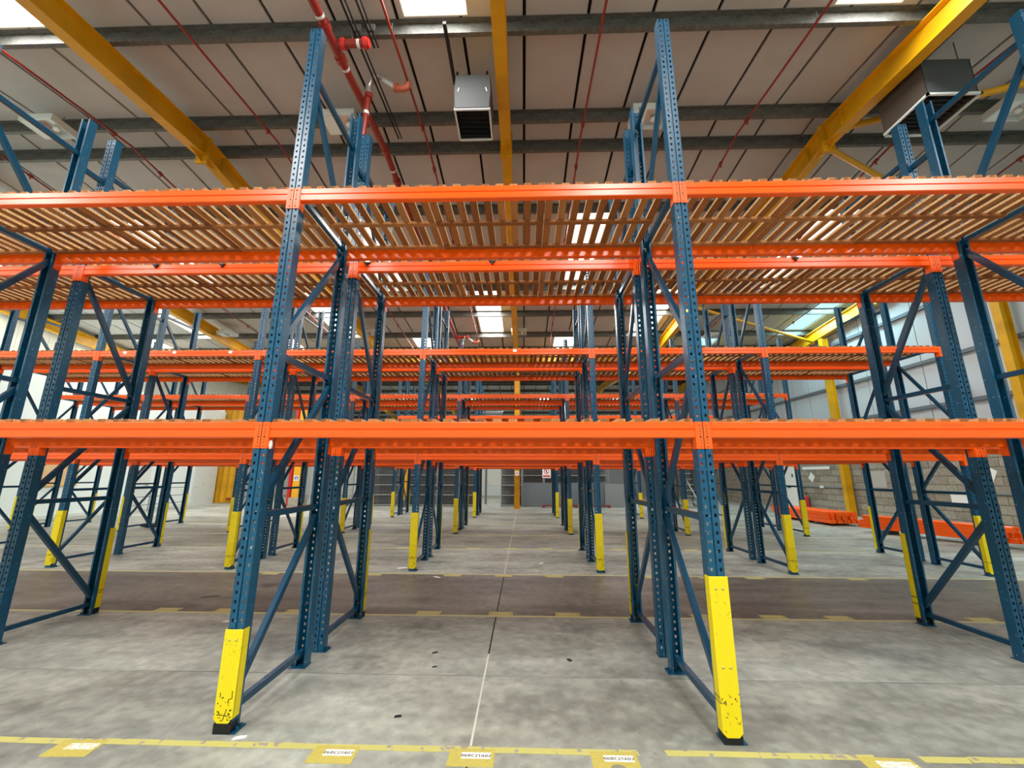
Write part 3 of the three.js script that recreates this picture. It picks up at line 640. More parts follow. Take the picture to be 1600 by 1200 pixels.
/* ================================================================== CEILING SERVICES */
const pipeY = (z) => purlinY(z) - 0.13;
const SPR = [-10.55, -7.62, -4.6, -1.62, 1.4, 4.42, 7.6, 10.5];
const sprName = ['far left, beyond the third left rack frame', 'beside the leftmost ceiling lamp', 'between the left rafter and the large main pipe', 'meeting the salmon elbow', 'first right of the centre rafter', 'second right of the centre rafter', 'beyond the right rafter', 'nearest the gable wall'];
const sprProto = (() => {
  const o = new THREE.Group();
  const zs = [7, RIDGE, -15.3];
  part('pipe', [rod([0, pipeY(zs[0]), zs[0]], [0, pipeY(zs[1]), zs[1]], 0.019), rod([0, pipeY(zs[1]), zs[1]], [0, pipeY(zs[2]), zs[2]], 0.019)], M.red, o);
  for (const z of [4.6, 2.2, -0.6, -3.9, -4.95, -7.4, -9.9, -12.4]) {
    part('coupling', rod([0, pipeY(z + 0.04), z + 0.04], [0, pipeY(z - 0.04), z - 0.04], 0.034, 12), M.red, o);
    const h = part('sprinkler_head', [rod([0, pipeY(z) - 0.02, z], [0, pipeY(z) - 0.07, z], 0.011, 8), rod([0, pipeY(z) - 0.075, z], [0, pipeY(z) - 0.079, z], 0.022, 10)], M.red, o);
  }
  for (const z of [3.14, -2.06, -6.22, -11.52]) part('hanger', rod([0, pipeY(z) + 0.018, z], [0, purlinY(z) + 0.03, z], 0.005, 6), M.galv, o);
  return o;
})();
SPR.forEach((x, i) => { const o = sprProto.clone(); o.name = numbered('sprinkler_pipe'); o.position.x = x; scene.add(o); o.userData = { label: `thin red sprinkler pipe under the roof, ${sprName[i]}`, category: 'pipe', group: 'sprinkler branch pipes' }; });
{ // main red pipe with grooved couplings and two flanged side branches
  const y = (z) => purlinY(z) - 0.38, t = thing('main_pipe', 'thick red main sprinkler pipe with grooved couplings, left of the centre rafter', 'pipe', [-2.42, 0, 0]);
  part('pipe', [rod([0, y(7), 7], [0, y(RIDGE), RIDGE], 0.06, 16), rod([0, y(RIDGE), RIDGE], [0, y(-15), -15], 0.06, 16)], M.red, t);
  for (const z of [-1.75, -2.25, -4.2, -5.0, -7.9, -11.4, -13.0]) { part('coupling', rod([0, y(z + 0.045), z + 0.045], [0, y(z - 0.045), z - 0.045], 0.08, 16), M.red, t); }
  for (const z of [-1.6, -2.4, -4.7]) part('pipe_band', rod([0, y(z + 0.02), z + 0.02], [0, y(z - 0.02), z - 0.02], 0.0625, 16), M.offWhite, t);
  for (const z of [-2.02, -13.0]) {
    const b = part('side_branch', rod([0, y(z), z], [0.42, y(z) + 0.01, z], 0.055, 16), M.red, t);
    part('flange', rod([0.11, y(z), z], [0.16, y(z), z], 0.078, 16), M.redBright, b); part('end_flange', [rod([0.43, y(z) + 0.01, z], [0.48, y(z) + 0.01, z], 0.078, 16), rod([0.48, y(z) + 0.01, z], [0.51, y(z) + 0.01, z], 0.06, 16)], M.redBright, b);
    part('white_ring', rod([0.34, y(z), z], [0.38, y(z), z], 0.058, 16), M.offWhite, b);
    part('hanger_rod', rod([0.27, y(z), z], [0.22, purlinY(z) + 0.1, z + 0.05], 0.006, 6), M.galv, b);
  }
  for (const z of [-0.32, -3.78, -6.22, -9.7]) part('hanger_rod', rod([0, y(z), z], [0, purlinY(z) + 0.05, z], 0.006, 6), M.galv, t);
}
for (const [z, lab] of [[-2.93, 'red riser with silver flexible bend joining the salmon elbow, above the nearest row'], [-13.85, 'small red riser with silver bend far behind the second rack row']]) {
  const y = pipeY(z) - 0.05, t = thing('riser_pipe', lab, 'pipe', [0, 0, z]);
  part('riser', rod([-2.27, y - 0.2, 0], [-2.34, y - 1.9, 0], 0.047, 14), M.red, t);
  part('pale_band', rod([-2.279, y - 0.5, 0], [-2.281, y - 0.56, 0], 0.0485, 14), M.offWhite, t);
  part('coupling', rod([-2.27, y - 0.16, 0], [-2.27, y - 0.24, 0], 0.066, 14), M.red, t);
  part('flexible_bend', tube([[-2.27, y - 0.16, 0], [-2.27, y - 0.02, 0.02], [-2.21, y + 0.1, 0.05], [-2.1, y + 0.13, 0.06], [-1.96, y + 0.06, 0.03], [-1.83, y - 0.03, 0]], 0.047, 12), M.silver, t);
  part('collar', [rod([-1.84, y - 0.03, 0], [-1.79, y - 0.045, 0], 0.07, 14)], M.salmon, t);
  part('elbow', tube([[-1.8, y - 0.045, 0], [-1.7, y - 0.055, 0], [-1.63, y - 0.03, 0.01], [-1.62, y + 0.03, 0.01]], 0.052, 12), M.salmon, t);
}
for (const [x, zz, lab] of [[-2.17, 4.1, 'dark cable conduit running just above the thick red main pipe'], [-1.96, 2.0, 'dark cable conduit between main pipe and sprinkler pipe']]) {
  const t = thing('cable_conduit', lab, 'conduit', [x, 0, 0]);
  const z1 = zz > 3 ? -4.2 : -2.3, yy = (z) => purlinY(z) - 0.12;
  part('conduit', [rod([0, yy(7), 7], [0, yy(z1), z1], 0.016, 8), rod([0.06, yy(7), 7], [0.06, yy(z1), z1], 0.013, 8)], M.dark, t);
  part('clips', [-0.32, -2.06, 1.41].filter((z) => z > z1).map((z) => bx(0.12, 0.12, 0.03, 0.03, yy(z) + 0.07, z)), M.galv, t);
}
{ // hanging unit heater left of the centre rafter
  const t = thing('unit_heater', 'grey hanging unit heater with dark louvred outlet beside the centre rafter', 'heater', [-0.52, 0, -2.94]);
  const tr = new THREE.Shape([[-0.265, 7.0], [0.265, 7.0], [0.285, 7.3], [0.27, 7.62], [-0.27, 7.62], [-0.285, 7.3]].map(([p, q]) => new THREE.Vector2(p, q)));
  part('front_casing', new THREE.ExtrudeGeometry(tr, { depth: 0.02, bevelEnabled: true, bevelSize: 0.005, bevelThickness: 0.005, bevelSegments: 1 }).translate(0, 0, 0.2), M.heaterGrey, t);
  part('casing', [bx(0.02, 0.62, 0.62, -0.27, 7.31, -0.1), bx(0.02, 0.62, 0.62, 0.27, 7.31, -0.1), bx(0.54, 0.62, 0.02, 0, 7.31, -0.4), bx(0.54, 0.02, 0.6, 0, 7.61, -0.1)], M.heaterGrey, t);
  part('outlet_rim', [bx(0.56, 0.035, 0.03, 0, 6.99, 0.2), bx(0.025, 0.03, 0.6, -0.272, 6.99, -0.1), bx(0.025, 0.03, 0.6, 0.272, 6.99, -0.1), bx(0.56, 0.03, 0.025, 0, 6.99, -0.4)], M.offWhite, t);
  part('outlet_core', bx(0.5, 0.02, 0.56, 0, 7.16, -0.1), M.black, t);
  for (let k = 0; k < 6; k++) part('louvre', bx(0.51, 0.05, 0.004, 0, 7.02, -0.33 + k * 0.09), M.dark, t);
  part('catch', [rod([-0.23, 7.3, 0.225], [-0.21, 7.36, 0.235], 0.008, 6), rod([0.23, 7.3, 0.225], [0.21, 7.36, 0.235], 0.008, 6)], M.silver, t);
  part('hanging_rail', [bx(0.05, 0.05, 0.95, -0.34, purlinY(-2.6) - 0.03, 0.4), bx(0.03, 0.5, 0.03, -0.3, 7.75, -0.05), bx(0.03, 0.4, 0.03, 0.2, 7.8, -0.05)], M.dark, t);
}
{ // brown heater beside the right rafter
  const t = thing('unit_heater', 'brown box heater hung beside the right yellow rafter', 'heater', [6.68, 0, -3.0]);
  part('front_casing', bx(0.74, 0.62, 0.02, 0, 7.27, 0.36), M.shelfDark, t, 'front casing with its shade put into the colour'); part('casing', [bx(0.74, 0.62, 0.02, 0, 7.27, -0.36), bx(0.02, 0.62, 0.74, -0.37, 7.27, 0), bx(0.02, 0.62, 0.74, 0.37, 7.27, 0), bx(0.76, 0.02, 0.76, 0, 7.58, 0)], M.brown, t);  // front has its own dark colour to stand for shade
  part('bottom_rim', [bx(0.8, 0.035, 0.03, 0, 6.95, 0.385), bx(0.8, 0.035, 0.03, 0, 6.95, -0.385), bx(0.03, 0.035, 0.8, -0.385, 6.95, 0), bx(0.03, 0.035, 0.8, 0.385, 6.95, 0)], M.offWhite, t);
  part('grille', Array.from({ length: 9 }, (_, k) => bx(0.7, 0.02, 0.02, 0, 7.0, -0.32 + k * 0.08)), M.dark, t);
  part('fan_housing', rod([0, 7.02, 0], [0, 7.1, 0], 0.3, 20), M.black, t);
  part('hanger', [[-0.3, -0.3], [0.3, -0.3], [-0.3, 0.3], [0.3, 0.3]].map(([x, z]) => rod([x, 7.58, z], [x, 8.0, z], 0.008, 6)), M.galv, t);
}
{ // ceiling lamps (switched off): square white housings with a recessed reflector and bulb
  const p = new THREE.Group();
  part('housing', [bx(0.62, 0.03, 0.44, 0, 0.12, 0), bx(0.62, 0.12, 0.02, 0, 0.06, 0.21), bx(0.62, 0.12, 0.02, 0, 0.06, -0.21), bx(0.02, 0.12, 0.44, -0.3, 0.06, 0), bx(0.02, 0.12, 0.44, 0.3, 0.06, 0)], M.offWhite, p);
  part('control_gear_cover', bx(0.22, 0.02, 0.4, -0.18, 0.012, 0), M.white, p);
  part('reflector', [bx(0.02, 0.11, 0.4, -0.06, 0.06, 0).rotateZ(-0.1), bx(0.34, 0.004, 0.4, 0.12, 0.1, 0)], M.silver, p);
  part('bulb', new THREE.SphereGeometry(0.055, 14, 10).scale(1.2, 1, 1).translate(0.12, 0.05, -0.04), M.lens, p);
  part('hanger', [rod([-0.25, 0.13, 0], [-0.25, 0.28, 0], 0.006, 6), rod([0.25, 0.13, 0], [0.25, 0.28, 0], 0.006, 6)], M.galv, p);
  const names = ['above the left end of the nearest row', 'left of the centre rafter, behind the red riser', 'right of the centre rafter, behind the blue post', 'beyond the brown heater on the right'];
  [[-8.57, -3.62], [-3.05, -3.66], [2.53, -3.68], [8.9, -3.66], [-5.9, -12.9], [0.1, -12.9], [7.9, -13.35], [-11.7, -12.9]].forEach(([x, z], i) => {
    const o = p.clone(); o.name = numbered('ceiling_lamp'); o.position.set(x, purlinY(z) - 0.27, z); scene.add(o);
    o.userData = { label: i < 4 ? `unlit white box lamp under a purlin, ${names[i]}` : `unlit white box lamp on the far roof slope, ${['left of the centre rafter', 'at the centre rafter', 'near the bluish skylights', 'furthest left'][i - 4]}`, category: 'lamp', group: 'ceiling box lamps' };
  });
}

/* ================================================================== BACK OF THE HALL */
{ // wire shelving bays
  const p = new THREE.Group(), W = 0.95, DP = 0.6, HH = 3.3;
  for (const x of [-W / 2, W / 2]) for (const z of [0, -DP]) part('post', bx(0.035, HH, 0.035, x, HH / 2, z), M.shelfGrey, p);
  for (let k = 0; k < 8; k++) part('shelf', [bx(W, 0.025, DP, 0, 0.05 + k * 0.45, -DP / 2), bx(W, 0.035, 0.012, 0, 0.045 + k * 0.45, 0.005)], M.shelfGrey, p);
  const mesh = []; for (let i = 1; i < 6; i++) mesh.push(bx(0.006, HH, 0.006, -W / 2 + i * W / 6, HH / 2, -DP + 0.01)); for (let k = 0; k < 22; k++) mesh.push(bx(W, 0.006, 0.006, 0, 0.15 * k + 0.1, -DP + 0.01));
  part('mesh_back', mesh, M.shelfDark, p); part('back_sheet', bx(W, HH, 0.01, 0, HH / 2, -DP - 0.01), M.shelfGrey, p);
  const place = (x, z, lab, grp) => { const o = p.clone(); o.name = numbered('wire_shelving'); o.position.set(x, 0, z); scene.add(o); o.userData = { label: lab, category: 'shelving', group: grp }; };
  for (let i = 0; i < 6; i++) place(-7.25 + i * 1.0, -17.05, `grey wire mesh shelving bay left of the passage opening, ${['sixth', 'fifth', 'fourth', 'third', 'second', 'first'][i]} from the opening`, 'wire shelving left of the passage');
  for (let i = 0; i < 5; i++) place(-0.3 + i * 1.0, -17.0, `dark wire shelving bay right of the passage opening, ${ORD[i]} from the opening`, 'wire shelving behind the partition');
  // light roll cages further left
  const c = new THREE.Group(); const cg = [];
  for (const x of [-0.4, 0.4]) for (const z of [0, -0.7]) cg.push(rod([x, 0.14, z], [x, 1.75, z], 0.016, 8));
  for (const y of [0.16, 0.7, 1.2, 1.72]) { cg.push(rod([-0.4, y, 0], [0.4, y, 0], 0.01, 6), rod([-0.4, y, -0.7], [0.4, y, -0.7], 0.01, 6), rod([-0.4, y, 0], [-0.4, y, -0.7], 0.01, 6), rod([0.4, y, 0], [0.4, y, -0.7], 0.01, 6)); }
  for (let i = 1; i < 8; i++) cg.push(rod([-0.4 + i * 0.1, 0.16, -0.7], [-0.4 + i * 0.1, 1.72, -0.7], 0.005, 5), rod([0.4, 0.16, -i * 0.0875], [0.4, 1.72, -i * 0.0875], 0.005, 5));
  part('cage', cg, M.silver, c); part('base', bx(0.82, 0.03, 0.72, 0, 0.15, -0.35), M.grey, c);
  for (const x of [-0.34, 0.34]) for (const z of [-0.06, -0.64]) part('castor', new THREE.CylinderGeometry(0.06, 0.06, 0.035, 12).rotateZ(Math.PI / 2).translate(x, 0.06, z), M.black, c);
  [[-9.15, -16.7], [-8.2, -16.8], [-9.6, -17.9]].forEach(([x, z], i) => { const o = c.clone(); o.name = numbered('roll_cage'); o.position.set(x, 0, z); o.rotation.y = i * 0.15; scene.add(o); o.userData = { label: `silver wire roll cage ${['beside the concrete plinth', 'between another cage and the shelving', 'behind the front cages'][i]}`, category: 'roll cage', group: 'roll cages by the plinth' }; });
}
{ // mezzanine deck above the shelving with handrail
  const m = thing('mezzanine', 'grey mezzanine deck with dark tube handrail above the wire shelving', 'mezzanine', [-5.4, 0, -17.3]);
  part('deck', bx(7.6, 0.16, 1.6, 0, 3.5, -0.6), M.shelfGrey, m);
  const hr = []; for (const y of [3.95, 4.25, 4.6]) hr.push(rod([-3.8, y, 0.15], [3.8, y, 0.15], 0.022, 8));
  part('rail', hr, M.shelfDark, m);
  for (let i = 0; i < 9; i++) part('rail_post', rod([-3.8 + i * 0.95, 3.55, 0.15], [-3.8 + i * 0.95, 4.62, 0.15], 0.024, 8), M.shelfDark, m);
  for (const x of [-3.78, 3.78]) part('leg', bx(0.1, 3.42, 0.1, x, 1.71, -1.3), M.shelfGrey, m);
  const d = thing('ventilation_duct', 'blue-grey round ventilation duct beyond the farthest row', 'duct', [-1.0, 4.35, -17.8]);
  part('duct', rod([-1.1, 0, 0], [0.25, 0, 0], 0.17, 20), M.greyPanel, d);
  part('flange', rod([-1.12, 0, 0], [-1.08, 0, 0], 0.2, 20), M.brace, d); part('flange', rod([0.22, 0, 0], [0.26, 0, 0], 0.2, 20), M.brace, d);
  part('hanger', [rod([-0.9, 0.17, 0], [-0.9, 3.0, 0], 0.008, 6), rod([0.1, 0.17, 0], [0.1, 3.0, 0], 0.008, 6)], M.galv, d);
}
{ // partition wall far behind with a passage opening; lit block wall seen through it
  const w = structGroup('wall_partition'); const z = -27.2;
  part('wall_core', bx(16.2, 4, 0.18, -10.1 - 0.0, 2, z), M.offWhite, w); part('wall_core', bx(13.2, 4, 0.18, 5.5, 2, z), M.shelfGrey, w);
  const bl = []; for (let c = 0; c < 9; c++) for (let i = 0; i < 6; i++) bl.push(bx(0.43, 0.212, 0.06, -2.9 + i * 0.44 + (c % 2 ? 0.22 : 0), 0.86 + c * 0.225, z + 0.1));
  stuff(part('pale_blocks', bl, M.cream, w)); part('pale_base', bx(2.6, 0.74, 0.06, -1.8, 0.37, z + 0.1), M.offWhite, w);
  part('lintel', bx(2.9, 0.12, 0.08, -1.8, 2.6, z + 0.12), M.rafter, w);
}
{ // grey low partition
  const t = thing('low_partition', 'grey panelled low partition right of the centre column', 'partition', [2.5, 0, -16.75]);
  for (let i = 0; i < 3; i++) part('panel', bx(1.37, 1.03, 0.05, -1.62 + i * 1.39, 0.515, 0), M.greyPanel, t);
  part('panel', bx(0.86, 1.02, 0.05, 1.85, 0.51, 0.09), M.shelfGrey, t, 'paler end panel'); part('panel', bx(0.05, 1.03, 0.16, -2.31, 0.515, -0.05), M.grey, t);
  part('top_cap', bx(4.2, 0.03, 0.07, -0.24, 1.045, 0), M.grey, t);
  const r = thing('floor_rail', 'low red steel rail on the floor in front of the partition', 'rail', [2.6, 0, -16.45]);
  part('bar', bx(3.0, 0.05, 0.06, 0, 0.085, 0), M.red, r); for (const x of [-1.45, 0, 1.45]) part('foot', bx(0.12, 0.06, 0.16, x, 0.03, 0), M.red, r);
}
{ // signs
  const no = canvasTex(256, 300, (g, w, h) => { g.fillStyle = '#f6f4f2'; g.fillRect(0, 0, w, h); g.strokeStyle = '#c3202f'; g.lineWidth = 20; g.beginPath(); g.arc(128, 100, 76, 0, 7); g.stroke(); g.fillStyle = '#222'; g.beginPath(); g.arc(128, 66, 16, 0, 7); g.fill(); g.fillRect(112, 84, 32, 66); g.beginPath(); g.moveTo(75, 47); g.lineTo(181, 153); g.stroke(); g.fillStyle = '#b51f2d'; g.fillRect(22, 212, 212, 62); g.fillStyle = '#f0d8d8'; g.fillRect(44, 236, 168, 5); g.fillRect(60, 250, 136, 5); });
  const s = thing('prohibition_sign', 'white sign with red barred circle and red band hanging above the partition', 'sign', [1.33, 1.5, -16.965]);
  part('board', bx(0.38, 0.46, 0.012), M.paper, s); part('sign_face', new THREE.PlaneGeometry(0.37, 0.45).translate(0, 0, 0.0072), std({ map: no, roughness: 0.5 }), s); part('hanger', [rod([-0.15, 0.22, 0], [-0.15, 1.2, 0], 0.005, 6), rod([0.15, 0.22, 0], [0.15, 1.2, 0], 0.005, 6)], M.galv, s);
  const dia = canvasTex(128, 160, (g, w, h) => { g.fillStyle = '#efece4'; g.fillRect(0, 0, w, h); g.save(); g.translate(64, 78); g.rotate(Math.PI / 4); g.fillStyle = '#3a4046'; g.fillRect(-26, -26, 52, 52); g.fillStyle = '#efece4'; g.fillRect(-13, -13, 26, 26); g.restore(); });
  const c = thing('column_sign', 'small white sign with dark diamond on the centre column', 'sign', [-0.02, 1.48, -15.575]);
  part('plate', bx(0.16, 0.2, 0.006), M.paper, c); part('sign_face', new THREE.PlaneGeometry(0.155, 0.195).translate(0, 0, 0.004), std({ map: dia, roughness: 0.5 }), c);
  // yellow post on a concrete plinth, with a red pipe and a blue round notice
  const pl = thing('concrete_plinth', 'square concrete plinth under the yellow post', 'plinth', [-10.05, 0, -16.6]);
  part('plinth', chamfered(0.62, 0.38, 0.5, 0.02).translate(0, 0.19, 0), M.block[2], pl);
  const y = thing('yellow_post', 'tall yellow post with blue round notice standing on the concrete plinth', 'post', [-10.15, 0.38, -16.6]);
  part('post', chamfered(0.3, 4.6, 0.26, 0.01).translate(0, 2.3, 0), M.gold, y);
  const blue = canvasTex(128, 128, (g) => { g.fillStyle = '#f1f1ee'; g.fillRect(0, 0, 128, 128); g.fillStyle = '#2b62ad'; g.beginPath(); g.arc(64, 64, 50, 0, 7); g.fill(); g.fillStyle = '#dfe7f2'; g.beginPath(); g.arc(64, 52, 16, 0, 7); g.fill(); g.fillRect(44, 72, 40, 26); });
  part('notice', new THREE.PlaneGeometry(0.22, 0.24).translate(0, 0.86, 0.134), std({ map: blue, roughness: 0.5 }), y, 'white notice with blue disc');
  const rp = thing('red_downpipe', 'red pipe standing against the yellow post', 'pipe', [-10.48, 0, -16.6]);
  part('pipe', rod([0, 0, 0], [0, 4.5, 0], 0.1, 16), M.redBright, rp); part('bracket', bx(0.24, 0.04, 0.05, 0.0, 2.6, 0), M.red, rp);
  const gp = thing('yellow_post', 'golden yellow post in front of the wire shelving with red strip', 'post', [-5.1, 0.0, -16.35]);
  part('post', new THREE.CylinderGeometry(0.17, 0.1, 3.2, 16).translate(0, 1.9, 0), M.gold, gp); part('base', bx(0.36, 0.3, 0.36, 0, 0.15, 0), M.shelfDark, gp); part('red_strip', bx(0.05, 3.1, 0.05, 0.23, 1.85, 0), M.red, gp, 'red strip along the post');
}
{ // yellow sheet enclosure at the end of the office wall
  const t = thing('yellow_enclosure', 'tall yellow folded sheet enclosure beside the white office wall', 'enclosure', [-14.55, 0, -18.15]);
  const N = 9; for (let i = 0; i < N; i++) part('sheet', chamfered(0.16, 5.0, 0.05, 0.012).rotateY(i % 2 ? 0.35 : -0.35).translate(-0.62 + i * 0.155, 2.52, 0), M.rafter, t);
  part('dark_hook', bx(0.35, 0.1, 0.1, 0.35, 0.22, 0.12), M.red, t);
}

/* ================================================================== ALONG THE OFFICE WALL */
{
  const b = thing('notice_board', 'tan pinboard on the white office wall', 'board', [-14.97, 0, -10.75]);
  part('board', bx(0.03, 0.95, 1.3, 0, 1.5, 0), M.tan, b); part('frame', [bx(0.04, 0.03, 1.34, 0, 1.985, 0), bx(0.04, 0.03, 1.34, 0, 1.02, 0)], M.gold, b);
  const d = thing('grey_door', 'pale door with dark vertical glazing strip in the office wall', 'door', [-14.98, 0, -13.75]);
  part('leaf', bx(0.04, 2.05, 0.9, 0, 1.025, 0), M.offWhite, d); part('vision_strip', bx(0.045, 0.95, 0.12, 0.003, 1.15, 0.2), M.shelfDark, d); part('handle', bx(0.09, 0.03, 0.14, 0.03, 1.0, -0.33), M.silver, d);
  part('frame', [bx(0.06, 2.1, 0.05, 0, 1.05, 0.475), bx(0.06, 2.1, 0.05, 0, 1.05, -0.475), bx(0.06, 0.05, 1.0, 0, 2.08, 0)], M.white, d);
  const r = thing('barrier_rail', 'thin grey barrier rail standing before the white office wall', 'barrier', [-14.25, 0, -14.0]);
  for (const y of [0.25, 0.55, 0.86]) part('rail', rod([0, y, -1.35], [0, y, 1.35], 0.015, 8), M.grey, r);
  for (const z of [-1.35, -0.45, 0.45, 1.35]) part('post', rod([0, 0, z], [0, 0.88, z], 0.02, 8), M.grey, r);
  const s = thing('dark_scraps', 'dark crumpled scrap on the floor behind the second row, left side', 'litter', [-9.9, 0, -8.9]);
  part('scrap', join([[0, 0, 0.16], [0.18, 0.05, 0.12], [-0.17, 0.02, 0.1]].map(([x, z, q], i) => { const g = new THREE.IcosahedronGeometry(q, 1).scale(1, 0.3, 0.7); const p = g.attributes.position; for (let k = 0; k < p.count; k++) p.setY(k, p.getY(k) * (0.8 + 0.4 * hash2(Math.round(p.getX(k) * 99), Math.round(p.getZ(k) * 99), i))); return g.translate(x, q * 0.3, z); })), M.dark, s);
}

/* ================================================================== ALONG THE GABLE WALL */
{
  // spare crossbeams stacked on the floor
  const spare = new THREE.Group();
  part('beam_tube', beamTube(2.7), M.orange, spare);
  for (const s of [-1, 1]) part('end_connector', bx(0.006, 0.1, 0.074, s * 1.352, -0.051, -0.025), M.connector, spare);
  const stack = (cx, cz, turn, nx, ny, y0, lab, grp) => {
    for (let j = 0; j < ny; j++) for (let i = 0; i < nx; i++) {
      const o = spare.clone(); o.name = numbered('spare_crossbeam'); scene.add(o);
      const off = (i - (nx - 1) / 2) * 0.078, sl = rr(-0.08, 0.08);
      o.position.set(cx + off * Math.sin(turn) + sl * Math.cos(turn), y0 + 0.105 * (j + 1), cz + off * Math.cos(turn) - sl * Math.sin(turn)); o.rotation.y = turn;
      o.userData = { label: `${lab}, ${['bottom', 'middle', 'top'][j]} layer, ${ORD[i]} from the aisle`, category: 'rack beam', group: grp };
    }
    for (const k of [-0.85, 0.85]) {
      const t = thing('bearer', `dark timber bearer under the ${k < 0 ? 'farther' : 'nearer'} end of the ${grp.includes('far') ? 'far' : 'near'} spare beam stack`, 'bearer', [cx + k * Math.cos(turn), 0, cz - k * Math.sin(turn)], turn, `bearers under ${grp}`);
      part('timber', chamfered(0.09, y0 - 0.002, nx * 0.078 + 0.1, 0.004).translate(0, (y0 - 0.002) / 2, -0.02), M.shelfDark, t);
    }
  };
  stack(9.53, -11.47, Math.PI / 2, 11, 3, 0.06, 'orange spare crossbeam, far floor stack', 'the far stack of spare beams');
  stack(9.6, -7.6, -1.245, 5, 3, 0.1, 'orange spare crossbeam, nearer floor stack', 'the near stack of spare beams');
  const k = thing('cable_conduit', 'grey conduit running along the block wall at waist height', 'conduit', [12.17, 0.98, -10.1]);
  part('conduit', bx(0.04, 0.05, 11.6, 0, 0, 0), M.grey, k);
  for (const [z, lab] of [[-14.6, 'white wall socket on the conduit left of the yellow column'], [-10.9, 'white wall socket on the conduit right of the yellow column']]) { const s = thing('wall_socket', lab, 'socket', [12.13, 0.98, z]); part('box', chamfered(0.15, 0.09, 0.06, 0.006).rotateY(Math.PI / 2), M.paper, s); }
  const pnl = thing('white_cabinet', 'tall white cabinet door against the block wall, green notice on it', 'cabinet', [12.1, 0, -16.35]);
  part('body', bx(0.16, 2.0, 0.72, 0, 1.0, 0), M.offWhite, pnl); part('door', bx(0.02, 1.9, 0.66, -0.085, 1.0, 0), M.paper, pnl); part('handle', bx(0.04, 0.03, 0.22, -0.11, 0.92, -0.1), M.dark, pnl); part('notice', bx(0.004, 0.14, 0.12, -0.097, 1.42, 0.2), std({ color: hex('#2f7f57'), roughness: 0.7 }), pnl, 'green notice');
  const fe = thing('fire_extinguisher', 'red fire extinguisher standing by the white cabinet', 'extinguisher', [11.98, 0, -15.4]);
  part('cylinder', new THREE.LatheGeometry([[0.001, 0], [0.085, 0.005], [0.09, 0.04], [0.09, 0.5], [0.07, 0.57], [0.03, 0.61], [0.03, 0.63], [0.001, 0.63]].map(([a, b]) => new THREE.Vector2(a, b)), 20), M.redBright, fe);
  part('valve', [rod([0, 0.62, 0], [0, 0.69, 0], 0.018, 8), bx(0.12, 0.02, 0.03, 0.03, 0.7, 0)], M.black, fe); part('hose', tube([[0.04, 0.66, 0], [0.13, 0.6, 0], [0.13, 0.35, 0], [0.11, 0.15, 0]], 0.014, 8), M.black, fe);
  // sheets of paper and a pale board on the block wall
  const sheet = (z, y, w, h, lab, m = M.paper, roll = 0) => { const s = thing('paper_sheet', lab, 'paper', [12.185, y, z]); part('sheet', bx(0.006, h, w).rotateX(roll), m, s); };
  sheet(-12.0, 1.3, 0.75, 0.55, 'pale grey panel on the block wall right of the yellow column', M.tanGrey);
  sheet(-9.4, 0.82, 0.45, 0.24, 'white sheet of paper low on the block wall', M.paper);
  sheet(-8.55, 1.42, 0.3, 0.42, 'white sheet hanging askew on the block wall behind the end frame', M.paper, 0.5);
  sheet(-15.2, 1.35, 0.28, 0.3, 'white paper sticking out beside the white cabinet', M.paper, 0.7);
  sheet(-14.9, 1.72, 1.6, 0.12, 'white paper strip high on the block wall', M.paper);
  const wb = thing('wall_box', 'small white box on the cladding between two rails', 'box', [12.12, 3.75, -8.7]); part('box', chamfered(0.3, 0.36, 0.14, 0.01).rotateY(Math.PI / 2), M.offWhite, wb);
  // mobile steps
  const st = thing('mobile_steps', 'black and grey mobile warehouse steps near the back right', 'steps', [7.7, 0, -16.7], -0.2);
  for (let i = 0; i < 6; i++) part('tread', bx(0.6, 0.03, 0.2, 0, 0.25 + i * 0.25, -i * 0.2), M.shelfGrey, st);
  for (const x of [-0.32, 0.32]) { part('stringer', [rod([x, 0.1, 0.15], [x, 1.6, -1.1], 0.022, 8), rod([x, 0.1, -1.15], [x, 1.55, -1.1], 0.022, 8), rod([x, 0.08, 0.15], [x, 0.08, -1.15], 0.022, 8)], M.dark, st); part('handrail', tube([[x, 0.35, 0.16], [x, 0.95, 0.1], [x, 2.3, -0.95], [x, 2.35, -1.2]], 0.018, 8), M.dark, st); }
  for (const x of [-0.32, 0.32]) for (const z of [0.12, -1.12]) part('wheel', new THREE.CylinderGeometry(0.06, 0.06, 0.03, 12).rotateZ(Math.PI / 2).translate(x + 0.04, 0.06, z), M.black, st);
  const hp = thing('leaning_bar', 'silver bar leaning behind the third row, right of centre', 'bar', [7.05, 0, -14.6]); part('bar', rod([0.35, 0.02, 0], [-0.1, 1.2, -0.3], 0.025, 8), M.silver, hp);
  const tr = thing('sack_truck', 'black hand truck standing near the block wall', 'hand truck', [9.6, 0, -14.9], 0.3);
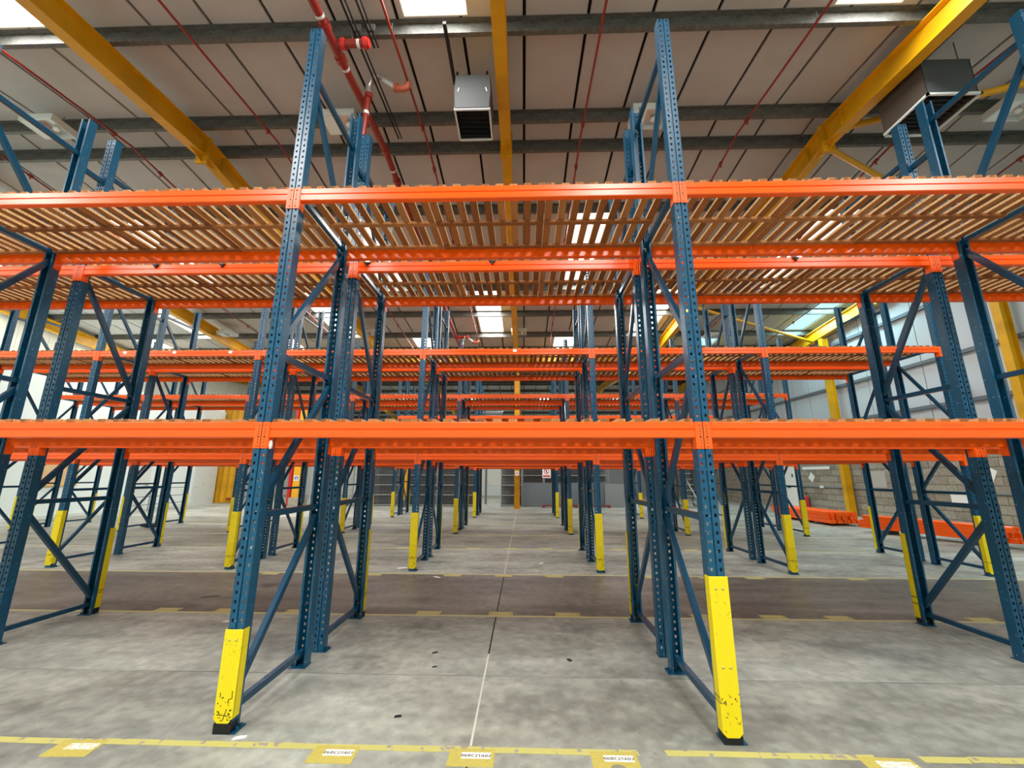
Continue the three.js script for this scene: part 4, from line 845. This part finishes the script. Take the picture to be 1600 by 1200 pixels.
  part('frame_tubes', [rod([-0.18, 0.1, 0], [-0.18, 1.15, -0.25], 0.02, 8), rod([0.18, 0.1, 0], [0.18, 1.15, -0.25], 0.02, 8), rod([-0.18, 0.5, -0.1], [0.18, 0.5, -0.1], 0.015, 8), rod([-0.18, 0.85, -0.18], [0.18, 0.85, -0.18], 0.015, 8), rod([-0.18, 1.15, -0.25], [0.18, 1.15, -0.25], 0.02, 8)], M.black, tr);
  part('toe_plate', bx(0.42, 0.015, 0.24, 0, 0.03, 0.12), M.black, tr); for (const x of [-0.24, 0.24]) part('wheel', new THREE.CylinderGeometry(0.11, 0.11, 0.06, 16).rotateZ(Math.PI / 2).translate(x, 0.11, -0.05), M.black, tr);
}
/* ---- small litter on the concrete */
{
  const bit = (x, z, w, h, turn, lab, m = M.paper) => { const t = thing('litter_scrap', lab, 'litter', [x, 0, z], turn); const s = new THREE.Shape([[-w / 2, -h / 2], [w * 0.45, -h * 0.4], [w / 2, h * 0.3], [0, h / 2], [-w * 0.4, h * 0.35]].map(([a, b]) => new THREE.Vector2(a, b))); part('scrap', new THREE.ExtrudeGeometry(s, { depth: 0.003, bevelEnabled: false }).rotateX(-Math.PI / 2).translate(0, 0.0005, 0), m, t); };
  bit(-1.28, 0.03, 0.07, 0.03, 0.3, 'white paper scrap beside the short yellow guard');
  bit(-2.6, -1.75, 0.12, 0.05, 0.2, 'white paper scrap under the left bay of the nearest row');
  bit(-1.6, -4.15, 0.16, 0.12, 0.4, 'pale flattened paper in front of the second row, left of its frame');
  bit(-0.95, -3.6, 0.13, 0.04, -0.7, 'white label strip on the aisle floor left of centre');
  bit(0.55, -4.6, 0.12, 0.05, 1.0, 'white scrap under the second row centre bay');
  bit(-3.4, -2.55, 0.2, 0.06, 0.3, 'brown leaf-like scrap on the aisle floor at left', M.brown);
  bit(-0.45, -1.1, 0.05, 0.025, 0.5, 'dark chip on the slab right of the left frame', M.dark);
  bit(-0.4, -0.85, 0.04, 0.02, 0.4, 'small dark chip on the slab near the cross joint', M.dark);
  bit(-0.48, -0.2, 0.045, 0.025, 0.2, 'dark chip alone in the middle of the near slab', M.dark);
  bit(0.62, -1.0, 0.03, 0.05, 0.6, 'small black mark left of the right frame', M.dark);
}
renderer.render(scene, camera);
